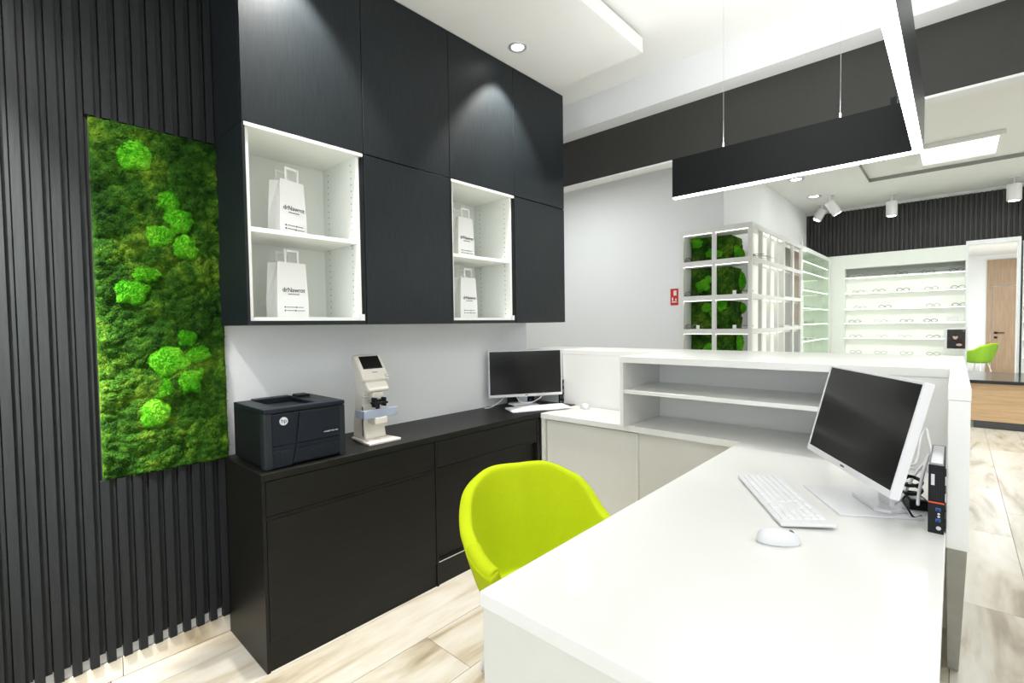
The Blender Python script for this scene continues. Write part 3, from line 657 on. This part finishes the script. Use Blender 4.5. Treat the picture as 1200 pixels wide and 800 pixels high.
# mini computers
def minipc(lab, loc, rz, h_=.195, d_=.30, side=1):
    t = thing('mini_computer', lab, 'computer', loc, rz, 'black mini computers')
    # front faces -x
    MB().box(.004, d_, -.0165, .0165, 0, h_).build('case', M['greyp'], t, .0015, seg=1)
    MB().box(0, .0045, -.0175, .0175, .0, h_+.001).build('front_panel', M['blackp'], t, .0012, seg=1)
    m = MB()
    for i in range(5):
        for j in range(11): m.box(-.0006, .0004, -.013+i*.0052, -.0105+i*.0052, h_*.50+j*.0075, h_*.50+.0048+j*.0075)
    o = m.build('vent_hole', M['dark'], t); o['kind'] = 'stuff'
    box('orange_line', M['orange'], t, -.0009, .001, -.0175, .0175, h_*.445, h_*.465)
    box('name_plate', M['text_light'], t, -.0012, .001, .004, .0115, h_*.71, h_*.87)
    for z in (.36, .20):
        box('usb_port', M['usb'], t, -.001, .001, -.010, .001, h_*z-.0045, h_*z+.0045)
        box('port_tongue', M['dark'], t, -.0014, .001, -.0075, -.0015, h_*z-.0035, h_*z+.0005)
    for z in (.295, .255): MB().cyl((-.001, -.006, h_*z), (.001, -.006, h_*z), .003).build('audio_port', M['silver'], t)
    MB().cyl((-.0012, -.006, h_*.085), (.001, -.006, h_*.085), .0055).build('power_button', M['silver'], t)
    MB().box(.3*d_*.3, d_*.95, -.013, .013, h_+.0002, h_+.0012).build('top_cover', M['silver'], t)
    o = MB()
    for k in range(4): o.box(.006, .02, -.0205, -.0165, h_*(.1+.25*k), h_*(.1+.25*k)+.02)
    o.build('rubber_foot', M['dark'], t)
minipc('black mini computer with orange line standing upright against the white counter', (1.812, .0335, ZT), 0)
minipc('black mini computer behind the right edge of the corner monitor', (2.972, 2.226, ZB), 0, .185, .022)
t = thing('power_adapter', 'flat black power adapter lying behind the large monitor', 'power adapter', (2.05, .095, ZT), math.radians(20))
MB().box(-.055, .055, -.026, .026, 0, .032).build('housing', M['blackp'], t, .004); box('label_plate', M['text_light'], t, -.04, .03, -.018, .018, .0318, .0324)
t = thing('docking_box', 'low black box behind the foot of the corner monitor', 'box', (2.80, 2.478, ZB), math.radians(-32))
MB().box(-.10, .10, -.035, .035, 0, .062).build('housing', M['blackp'], t, .004); box('status_port', M['usb'], t, .06, .075, -.0365, -.034, .02, .035)
def cable(lab, pts, r, m, grp=None):
    o = MB().tube(smoothpath(pts), r, 8).build('cable', m, None, smooth=True); tag(o, lab, 'cable', grp); return o
Zc = ZT+.004
cable('thick white cable arching behind the large monitor to the mini computer', [(1.99, .13, 1.02), (2.10, .15, .97), (2.25, .10, .93), (2.40, .09, 1.0), (2.42, .075, 1.03), (2.33, .065, 1.01), (2.20, .05, .97)], .0042, M['plastic'])
cable('white cable slanting down across the black adapter', [(2.17, .055, .98), (2.08, .09, .94), (1.99, .12, .875), (1.955, .14, .862)], .0045, M['plastic'])
cable('white cable rising steeply behind the large monitor edge', [(1.86, .075, ZT+.06), (1.93, .075, .92), (2.0, .065, .985), (2.1, .06, 1.0)], .0045, M['plastic'])
cable('thin black cable coiled on the black adapter', [(2.02+.03*math.cos(a)+.004*a/6, .095+.022*math.sin(a), ZT+.039+.004*a) for a in [i*.6 for i in range(26)]], .0058, M['blackp'])
cable('black lead drooping from the coil to the desk behind the monitor', [(2.0, .105, .885), (1.95, .115, .88), (1.91, .10, .865), (1.90, .085, .846), (1.93, .07, .845)], .0032, M['blackp'])
cable('white cable looping under the corner monitor', [(2.62, 2.36, .93), (2.66, 2.36, .885), (2.74, 2.33, .872), (2.80, 2.29, .90), (2.83, 2.28, .94)], .004, M['plastic'])
cable('white cable running down left of the corner monitor foot', [(2.62, 2.47, .93), (2.58, 2.48, .89), (2.50, 2.50, .852), (2.44, 2.51, .849)], .004, M['plastic'])

# ================================================================= LIME CHAIR
def tub_chair(name, lab, loc, rz, outer, inner, seam, legm, s=1, wood=False):
    t = thing(name, lab, 'chair', loc, rz)
    def sst(a, b, x):
        x = max(0, min(1, (x-a)/(b-a))); return x*x*(3-2*x)
    PH = math.radians(128)
    def rim(a): # a = |phi|
        return .832-.010*a*a-.050*sst(.35, 1.0, a)-.100*sst(.85, 1.40, a)-.025*sst(1.5, 2.2, a)
    def radius(phi, q): # q 0..1 height
        ex = .92+.13*abs(math.sin(2*phi))**1.2 if abs(phi) < PI/2 else .92+.06*abs(math.sin(2*phi))
        return (.215+.075*q**.8)*ex*1.03+.012*q*sst(1.2, 1.75, abs(phi))
    nu, nv = 56, 14; vs = []; fs = []
    for j in range(nv+1):
        v = j/nv
        for i in range(nu+1):
            phi = -PH+2*PH*i/nu; a = abs(phi)
            if v < .28:
                u = v/.28; r = .10+(.215*1.0*.95-.10)*math.sin(u*PI/2); z = .375+.045*(1-math.cos(u*PI/2)); q = 0
                r = .10+(radius(phi, 0)-.10)*math.sin(u*PI/2)
            else:
                q = (v-.28)/.72; z = .42+(rim(a)-.42)*q; r = radius(phi, q)
            lean = .045*q*math.cos(phi) if a < PI/2 else 0
            vs.append((s*r*math.sin(phi)*1.04, s*(r*math.cos(phi)+lean), s*z))
    for j in range(nv):
        for i in range(nu): a = j*(nu+1)+i; fs.append((a, a+1, a+nu+2, a+nu+1))
    sh = MB().add(vs, fs).build('shell', outer, t, smooth=True)
    so = sh.modifiers.new('padding', 'SOLIDIFY'); so.thickness = .054*s; so.offset = 0
    if inner is not outer:
        sh.data.materials.append(inner); sh.data.materials.append(seam)
        pass
    ss = sh.modifiers.new('subdivision', 'SUBSURF'); ss.levels = 2; ss.render_levels = 2
    if inner is not outer:
        vs2 = []; 
        for j in range(5, nv+1):
            for i in range(nu+1):
                v = Vector(vs[j*(nu+1)+i]); c = Vector((0, 0, v.z)); vs2.append(c+(v-c)*(1-.030*s/max(.05, (v-c).length)))
        R_ = nv-5; f2 = [(j*(nu+1)+i, j*(nu+1)+i+1, (j+1)*(nu+1)+i+1, (j+1)*(nu+1)+i) for j in range(R_) for i in range(nu)]
        o = MB().add(vs2, f2).build('inner_cover', inner, t, smooth=True); o['label'] = 'sky blue inner cover'
        m2 = o.modifiers.new('padding', 'SOLIDIFY'); m2.thickness = .01*s
        top = [Vector(vs[nv*(nu+1)+i])+Vector((0, 0, .004)) for i in range(0, nu+1, 2)]
        MB().tube(top, .014*s, 8).build('rim_piping', seam, t, smooth=True)
    else:
        # seams where the arms meet the back, and the padded arms
        for sg in (-1, 1):
            ap = []
            for k in range(12):
                ph = 1.66+.54*k/11; r = radius(ph, .95)-.008; q = 1-(k/11)**3*.25
                ap.append((sg*s*r*math.sin(ph)*1.04, s*r*math.cos(ph), s*(rim(ph)-.014-.012*(1-q))))
            MB().tube(ap, .030*s, 14).build('arm_pad', outer, t, smooth=True, sub=1)
            pts = []
            for j in range(5, nv+1):
                i = round((sg*1.12+PH)/(2*PH)*nu); v = Vector(vs[j*(nu+1)+i]); c = Vector((0, 0, v.z)); pts.append(c+(v-c)*(1-.0215*s/(v-c).length))
            MB().tube(pts, .0022, 6).build('seam', seam, t, smooth=True)
    # seat cushion
    vs = []; fs = []; n = 40; prof = [(0, .40), (.16, .40), (.195, .41), (.205, .435), (.195, .458), (.16, .468), (0, .472)]
    for (r, z) in prof:
        for i in range(n):
            p = 2*PI*i/n; k = 1+.06*abs(math.sin(2*p)); vs.append((s*r*k*math.sin(p), s*(r*k*math.cos(p)-.015), s*(z-.03)))
    for j in range(len(prof)-1):
        for i in range(n): fs.append((j*n+i, j*n+(i+1) % n, (j+1)*n+(i+1) % n, (j+1)*n+i))
    MB().add(vs, fs).build('seat', inner, t, smooth=True, sub=1)
    for sx in (-1, 1):
        for sy in (-1, 1):
            MB().cyl((sx*.13*s, sy*.13*s, .385*s), (sx*.215*s, sy*.205*s, 0), .014*s, .009*s, 12).build('leg', legm, t, smooth=False)
    return t
tub_chair('tub_chair', 'lime green upholstered tub chair pulled up to the white desk', (1.45, 1.17, 0), math.radians(-30), M['lime'], M['lime'], M['limeseam'], M['steel'])
tub_chair('tub_chair', 'small looking green tub chair with blue inside beyond the far opening', (16.6, -.42, 0), math.radians(148), M['green'], M['blue'], M['lime'], M['steel'])

# ================================================================= LAMPS
pl = thing('pendant_lamp', 'black L-shaped linear pendant lamp with glowing underside hanging over the desk', 'lamp', (2.618, .12, 2.135))
MB().box(-.018, .018, .018, 1.043, .006, .215).build('body', M['lamp_black'], pl, .001, seg=1)
MB().box(-2.0, .018, -.017, .0175, .006, .215).build('body', M['lamp_black'], pl, .001, seg=1)
MB().box(-.016, .016, .019, 1.041, 0, .0058).build('diffuser', M['glow'], pl)
MB().box(-1.998, .016, -.0155, .0165, 0, .0058).build('diffuser', M['glow'], pl)
for x, yy in ((0, .775), (0, .27), (-.55, 0), (-1.5, 0)):
    c = MB().cyl((x, yy, .235), (x, yy, 1.165), .0008, n=6).build('cable', M['silver'], pl)
    MB().cyl((x, yy, .2155), (x, yy, .240), .004, .003, 10).build('cable_grip', M['silver'], pl)
MB().box(-.014, .014, .07, .092, .2155, .245).build('joint', M['lamp_black'], pl); MB().tube([(0, .08, .245), (0, .075, .262), (0, .03, .262), (0, -.0, .25)], .0022, 6).build('power_lead', M['lamp_black'], pl)

def downlight(lab, loc, r=.042):
    t = thing('downlight', lab, 'light', loc, group='recessed downlights')
    n = 32; vs = []; fs = []
    for rr, z in ((r*1.35, .002), (r*1.35, -.006), (r, -.008), (r*.85, .0015)):
        vs += [(rr*math.cos(2*PI*i/n), rr*math.sin(2*PI*i/n), z) for i in range(n)]
    for j in range(3):
        for i in range(n): fs.append((j*n+i, j*n+(i+1) % n, (j+1)*n+(i+1) % n, (j+1)*n+i))
    MB().add(vs, fs).build('ring', M['silver'], t, smooth=True)
    MB().cyl((0, 0, -.0035), (0, 0, -.001), r*.84, n=24).build('bulb', M['spotglow'], t)
downlight('small round downlight in the lowered ceiling before the black cabinets', (2.297, 2.02, 3.169))
downlight('round downlight above the left black cabinets, just out of frame', (.95, 2.02, 3.169))
for x, lab in ((-.28, 'nearer the cabinets'), (-.62, 'further left')): downlight('round downlight before the slatted wall, just out of frame, '+lab, (x, 1.62, 3.169))
downlight('round downlight in the far ceiling, the one nearer the pendant lamp', (7.91, 1.70, 3.469), .075)
downlight('round downlight in the far ceiling, close to the tilted spotlight', (9.2, 1.72, 3.469), .075)
def spotlight(lab, x, yy, drop, r, L, tilt=(0, 0)):
    t = thing('ceiling_spotlight', lab, 'light', (x, yy, 3.47), group='white ceiling spotlights')
    MB().cyl((0, 0, -.02), (0, 0, 0), .055, n=24).build('mount', M['steel'], t)
    MB().cyl((0, 0, -drop), (0, 0, -.02), .012, n=10).build('stem', M['steel'], t)
    d = Vector((tilt[0], tilt[1], -1)).normalized(); c = Vector((0, 0, -drop)); a = c-d*.03; b = c+d*L
    MB().cyl(a, b, r, n=28).build('head', M['steel'], t, .004)
    MB().cyl(b, b+d*.003, r*.86, n=24).build('bezel', M['greyp'], t); MB().cyl(b+d*.003, b+d*.005, r*.74, n=24).build('bulb', M['spotglow'], t)
spotlight('white cylinder spotlight pointing down left of centre of the far slatted band', 9.95, .777, .15, .075, .20)
spotlight('white cylinder spotlight nearest the right edge of the photo', 10.02, -.60, .14, .08, .20)
spotlight('white spotlight tilted towards the far corner shelves', 9.33, 1.515, .13, .072, .20, (.25, -.55))
spotlight('white spotlight partly hidden behind the tilted one, near the corner', 9.95, 1.74, .12, .07, .16, (-.2, .5))
def panel_and_fill_lamp(lab, x, yy, z, a, b, group='ceiling panel lamps'):
    t = thing('panel_and_fill_lamp', lab, 'lamp', (x, yy, z), group=group); e = .045
    MB().box(-a/2-e, a/2+e, -b/2-e, -b/2, 0, .05).box(-a/2-e, a/2+e, b/2, b/2+e, 0, .05).box(-a/2-e, -a/2, -b/2, b/2, 0, .05).box(a/2, a/2+e, -b/2, b/2, 0, .05).build('frame', M['ceiling'], t)
    MB().box(-a/2, a/2, -b/2, b/2, .022, .03).build('diffuser', M['panelglow'], t)
panel_and_fill_lamp('bright square panel lamp set in the far ceiling', 8.05, 0, 3.468, .78, .68)
for x, yy, z, a, b, n in ((-1.1, -.9, 3.25, 1.5, .9, 'behind the camera on the left'), (.3, .85, 3.25, 1.2, .9, 'over the near end of the desk'), (1.7, -1.6, 3.25, 1.5, .9, 'to the right of the desk'), (-1.6, 1.1, 3.25, .9, .9, 'near the slatted wall'), (5.4, -1.9, 3.53, 1.2, 1.2, 'over the right aisle'), (8.0, -3.2, 3.53, 1.2, 1.2, 'over the far right'), (4.6, 3.9, 3.42, 1, 1, 'behind the cabinets'), (13.6, -1.0, 3.03, 1.2, 1.2, 'in the back room')):
    panel_and_fill_lamp('added fill panel lamp outside the frame, '+n, x, yy, z, a, b)  # unseen fill lamps, added to light the rooms

# ================================================================= FAR ROOM FITTINGS
# dark slatted band
fb = thing('slatted_wall_band', 'dark vertical slatted band high on the far wall under the ceiling', 'wall panel', (10.6, 0, 2.612))
MB().box(-.02, 0, -4.5, 2.09, 0, .80).build('backing', M['slatfar'], fb)
n = 0; yy = 2.06
sl0 = None
while yy > -3.2:
    if sl0 is None: sl0 = MB().prism([(-.02, -.020), (-.05, -.015), (-.05, .015), (-.02, .020)], 'z', .0, .80).build('slat', M['slatfar'], fb)
    else:
        s_ = bpy.data.objects.new('slat', sl0.data); COL.objects.link(s_); s_.parent = fb; s_.location = (0, yy-2.06, 0)
    yy -= .06
for s_ in [o for o in fb.children if o.name.startswith('slat')]: s_.location.y += 2.06
# shelf wall left of the opening
sw = thing('display_shelves', 'white backlit wall shelves with rows of eyeglasses left of the far opening', 'shelves', (10.6, 0, 0))
SWZ = [2.20, 1.925, 1.648, 1.40, 1.137, .858]
MB().box(-.16, 0, 1.465, 2.09, .75, 2.605).box(-.16, 0, -.112, 1.465, 2.365, 2.605).box(-.16, 0, -.112, 1.465, .60, .855).build('surround', M['white_in'], sw)
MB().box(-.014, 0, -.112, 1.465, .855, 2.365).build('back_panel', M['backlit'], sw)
for z in SWZ:
    MB().box(-.14, -.0142, -.110, 1.463, z-.012, z).build('shelf', M['white_in'], sw)
    MB().box(-.142, -.1402, -.110, 1.463, z-.010, z-.001).build('fill_light_strip', M['fillstrip'], sw)
box('top_band', M['greyedge'], sw, -.016, -.0142, -.108, 1.463, 2.225, 2.364)
ords = ['leftmost', 'second from left', 'third from left', 'fourth from left', 'fifth from left']
rown = ['top row', 'second row from top', 'third row from top', 'fourth row from top', 'fifth row from top', 'bottom row']
GL = [[(1.30, 0), (1.017, 1), (.679, 3), (.337, 3), (-.006, 4)], [(1.271, 0), (.979, 1), (.654, 4), (.292, 1), (-.029, 2)], [(1.244, 0), (.893, 2), (.267, 1), (-.043, 3)],
      [(1.317, 2), (.95, 0), (.603, 2), (.296, 4)], [(1.302, 1), (.935, 0), (.623, 0), (.261, 1)], [(1.3, 1), (.945, 1), (.597, 1), (.258, 1)]]
frames = [mat('spectacle_frame_%d' % i, c, .3, nscale=20, namt=.1) for i, c in enumerate([(.62, .62, .56), (.40, .40, .36), (.22, .22, .20), (.10, .10, .09), (.03, .03, .035)])]
words = ['very pale', 'pale grey', 'grey', 'dark grey', 'black']
def glasses_mb():
    m = MB(); n = 18
    for sg in (-1, 1):
        m.tube([(0, sg*.037+.029*math.cos(2*PI*i/n)*(1+.1*math.cos(4*PI*i/n)), .022+.021*math.sin(2*PI*i/n)) for i in range(n)], .0032, 5, closed=True)
        m.tube([(0, sg*.067, .030), (.02, sg*.070, .030), (.10, sg*.068, .024)], .0020, 5)
    m.tube([(0, -.010, .028), (-.002, 0, .032), (0, .010, .028)], .0022, 5)
    return m
gl_mesh = {}
def place_glasses(x, yy, z, c, lab, grp, rz=0, sc_=1.22):
    if c not in gl_mesh:
        o = glasses_mb().build('eyeglasses', frames[c], None); gl_mesh[c] = o.data
    else:
        o = bpy.data.objects.new('eyeglasses', gl_mesh[c]); COL.objects.link(o)
    o.location = (x, yy, z); o.rotation_euler = (0, 0, rz); o.scale = (sc_,)*3
    tag(o, lab, 'eyeglasses', grp)
for r, rowg in enumerate(GL):
    for i, (yy, c) in enumerate(rowg):
        place_glasses(10.6-.135, yy, SWZ[r]+.001, c, '%s eyeglasses on the far shelves, %s, %s' % (words[c], rown[r], ords[i]), 'eyeglasses on the far backlit shelves')
# framed photograph
po = thing('framed_poster', 'small white framed portrait photo of a person in dark shirt on the far shelves', 'picture', (10.44, -.015, .9585))
MB().box(-.012, 0, -.135, .145, 0, .36).build('frame', M['plastic'], po)
MB().box(-.0135, -.012, -.108, .108, .018, .322).build('print', M['print_dark'], po)
def disc(cx, cz, a, b, x): return MB().prism([(cx+a*math.cos(2*PI*i/24), cz+b*math.sin(2*PI*i/24)) for i in range(24)], 'x', x, x-.0006)
disc(.005, .10, .085, .085, -.0136).build('printed_shirt', M['print_black'], po)
disc(.010, .205, .030, .040, -.0143).build('printed_face', M['skin'], po)
disc(.010, .233, .032, .020, -.0150).build('printed_hair', M['print_black'], po)
disc(-.035, .080, .036, .020, -.0150).build('printed_hand', M['skin'], po)
disc(-.085, .300, .016, .014, -.0143).build('printed_emblem', M['olivepanel'], po)
c = thing('price_card', 'small blank white card on the fourth shelf row at the far right', 'card', (10.47, .03, 1.401)); box('card', M['paper'], c, 0, .004, -.07, .07, 0, .085)
# shelves right of the opening
s2 = thing('display_shelves', 'white backlit wall shelves at the right edge beyond the opening', 'shelves', (10.6, 0, 0))
MB().box(-.16, 0, -4.4, -.735, 2.365, 2.605).box(-.16, 0, -4.4, -.735, .60, .855).box(-.16, 0, -.745, -.735, .855, 2.365).build('surround', M['white_in'], s2)
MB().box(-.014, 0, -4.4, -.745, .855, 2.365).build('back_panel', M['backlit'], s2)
for z in SWZ[1:]:
    MB().box(-.14, -.0142, -4.4, -.746, z-.012, z).build('shelf', M['white_in'], s2)
    MB().box(-.142, -.1402, -4.4, -.746, z-.010, z-.001).build('fill_light_strip', M['fillstrip'], s2)
for i, (z, c_) in enumerate(((1.925, 4), (1.648, 1), (1.137, 4), (.858, 1))):
    place_glasses(10.465, -.86, z+.001, c_, '%s rimmed eyeglasses at the right photo edge, %s' % (words[c_], ['highest', 'second highest', 'second lowest', 'lowest'][i]), 'eyeglasses on the right edge shelves')
# low wooden display counter with a black top
dc = thing('display_counter', 'low light oak counter with black glossy top at the right edge', 'counter', (8.85, -1.5, 0))
MB().box(0, 1.3, -1.6, 1.35, .105, .595).build('body', M['oak'], dc)
MB().box(-.03, 1.45, -1.62, 1.37, .597, .64).build('black_top', M['blacktop'], dc, .003)
MB().box(.06, 1.2, -1.55, 1.3, 0, .105).build('plinth', M['greyp'], dc)
# corner display rack with moss
rk = thing('display_rack', 'white cube display rack with moss backing in front of the far corner', 'display rack', (5.76, 1.666, 0))
LV = [2.55, 2.175, 1.765, 1.370, .975, .58, .18]
Y1 = .815
for z in LV:
    MB().box(-.004, .38, -.004, Y1+.004, z-.058, z).box(.38, 1.37, -.004, .10, z-.058, z).build('shelf', M['white'], rk)
    if z > .2: MB().box(.02, .032, .03, Y1-.03, z-.062, z-.0582).box(.4, 1.33, .02, .032, z-.062, z-.0582).build('fill_light_strip', M['fillstrip'], rk)
for x, yy in ((0, 0), (0, .395), (0, Y1-.04), (.38, 0), (.72, 0), (1.06, 0)):
    MB().box(x, x+.048, yy, yy+.04, 0, 2.52).build('post', M['white'], rk)
MB().box(0.031, .375, Y1-.02, Y1, .0, 2.52).build('side_panel', M['white_in'], rk)
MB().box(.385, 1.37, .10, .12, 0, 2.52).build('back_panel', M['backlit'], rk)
ms = thing('moss_wall', 'dark green moss cladding with bright cushions inside the white rack', 'moss', (0, 0, 0))
for k in range(len(LV)-1):
    z0, z1 = LV[k+1]+.002, LV[k]-.064
    if k > 4: continue
    o, _ = moss_slab(2.455-1.985, z1-z0, 26, 20, .03, k*2., 'moss_panel', ms, edge=.03); o['kind'] = 'stuff'
    o.rotation_euler = (0, 0, -PI/2); o.location = (6.05, 2.455, z0)
    o, _ = moss_slab(.40, z1-z0, 22, 20, .03, k*3.+9, 'moss_panel', ms, edge=.03); o['kind'] = 'stuff'
    o.location = (6.03, 1.985, z0)
def ball2(parent, x, yy, z, a, b, seed, side):
    o = moss_ball(parent, 0, 0, 0, a, b, .05, seed); o.location = (x, yy, z)
    o.rotation_euler = (0, 0, -PI/2 if side == 'w' else 0); o['label'] = 'bright lime green moss cushion'
for i, (yy, z, a) in enumerate(((2.38, 2.43, .07), (2.20, 2.28, .06), (2.12, 2.27, .05), (2.30, 1.90, .085), (2.23, 1.97, .05), (2.25, 1.63, .06), (2.08, 1.66, .07), (2.18, 1.55, .04), (2.22, 1.12, .08), (2.12, 1.08, .06))):
    ball2(ms, 6.02, yy, z, a, a*.9, 20+i, 'w')
for i, (x, z, a) in enumerate(((6.13, 2.30, .06), (6.30, 2.27, .06), (6.33, 1.95, .08), (6.36, 1.62, .05), (6.25, 1.20, .09))):
    ball2(ms, x, 1.955, z, a, a*1.3, 40+i, 's')
for i, (x, yy, z, rz, c, lab) in enumerate(((5.82, 2.36, LV[1], 0, 4, 'dark eyeglasses on the highest moss shelf of the rack'), (5.82, 2.36, LV[2], 0, 4, 'dark patterned eyeglasses on the left moss shelf, second level'), (5.82, 2.36, LV[3], 0, 2, 'grey eyeglasses on the left moss shelf, third level'), (5.84, 1.80, LV[2], -1.3, 4, 'dark eyeglasses at the rack corner, second level'), (5.84, 1.80, LV[3], -1.3, 3, 'brown looking eyeglasses at the rack corner, third level'), (6.02, 1.72, LV[1], -1.5, 3, 'eyeglasses on the white side of the rack, highest level'), (6.30, 1.72, LV[1], -1.5, 2, 'eyeglasses further back on the white side of the rack'))):
    place_glasses(x, yy, z+.001, c, lab, 'eyeglasses on the moss rack', rz, 1.25)
for i, (yy, z) in enumerate(((2.28, LV[3]), (1.86, LV[3]), (1.86, LV[2]))):
    c = thing('price_card', ['tiny white card left on the third moss shelf', 'tiny white card near the rack corner, third level', 'tiny white card near the rack corner, second level'][i], 'card', (5.80, yy, z+.001)); box('card', M['paper'], c, 0, .003, -.02, .02, 0, .045)
# mirror section
mr = thing('mirror_unit', 'white tall unit with two columns of narrow mirrored panels beside the rack', 'display unit', (7.13, 1.666, 0))
MB().box(0.005, 1.05, .03, .42, 0, 2.58).box(1.0, 1.06, 0, .03, 0, 2.66).build('body', M['white'], mr)
for k in range(4):
    z1 = [2.44, 2.10, 1.70, 1.30][k]; z0 = z1-[.30, .32, .30, .34][k]
    for (a, b), m in (((.12, .42), 'olivepanel'), ((.58, .90), 'brownpanel')):
        MB().box(a, b, .018, .0295, z0, z1).build('mirror_panel', M[m] if k in (0,) or m == 'brownpanel' and k < 3 else M['greyedge'], mr)
MB().box(0, 1.0, -.001, .0175, 2.13, 2.18).box(0, 1.0, -.001, .0175, 1.73, 1.78).box(0, 1.0, -.001, .0175, 1.33, 1.38).box(0, 1.0, -.001, .0175, 2.50, 2.56).box(0, .06, 0, .0295, 0, 2.5).box(.46, .54, 0, .0295, 0, 2.5).box(.94, 1.0, 0, .0295, 0, 2.5).build('grid', M['white'], mr)
# glazed side display
gd = thing('glass_display', 'white glazed display cabinet between mirrors and far shelves', 'display cabinet', (8.2, 1.666, 0))
MB().box(0.005, 2.0, .395, .3995, .2, 2.5).build('back_panel', M['cabinet_glow'], gd)
MB().box(0, 2.24, .40, .42, .2, 2.5).box(0, 2.24, 0, .42, 2.50, 2.56).box(0, 2.24, 0, .42, 0, .2).box(2.0, 2.24, 0, .4, .2, 2.5).build('body', M['white_in'], gd)
for z in SWZ+[2.36]: MB().box(.01, 2.0, .03, .40, z-.012, z).build('shelf', M['white_in'], gd); MB().box(.01, 2.0, .028, .0298, z-.010, z-.001).build('fill_light_strip', M['fillstrip'], gd)
for a, b in ((.01, .75), (.76, 1.5), (1.51, 1.995)): MB().box(a, b, .006, .012, .205, 2.495).build('glass_pane', M['glass'], gd)
MB().box(.018, .03, .03, .07, .3, 2.48).build('corner_fill_strip', M['fillstrip'], gd)  # added strip for the fill light at the cabinet corner
q = 0
for z in SWZ[1:5]:
    for x in (8.5, 8.95, 9.5):
        q += 1
        place_glasses(x, 1.78, z+.001, q % 3, 'faint eyeglasses behind corner cabinet glass, %s, %s' % (['highest shelf', 'second shelf down', 'third shelf down', 'fourth shelf down'][(q-1)//3], ['nearest', 'middle', 'farthest'][(q-1) % 3]), 'eyeglasses in the glazed corner cabinet', -PI/2, 1.0)
# red fire sign
fs_ = thing('fire_equipment_sign', 'small red fire equipment sign on the wall left of the rack', 'sign', (6.139, 2.72, 1.68))
MB().box(-.004, 0, -.053, .053, 0, .215).build('plate', M['red'], fs_)
MB().box(-.005, -.004, -.030, .010, .125, .19).box(-.005, -.004, -.035, .035, .035, .05).box(-.005, -.004, .015, .033, .06, .10).box(-.005, -.004, -.030, -.012, .06, .085).build('pictogram', M['paper'], fs_)
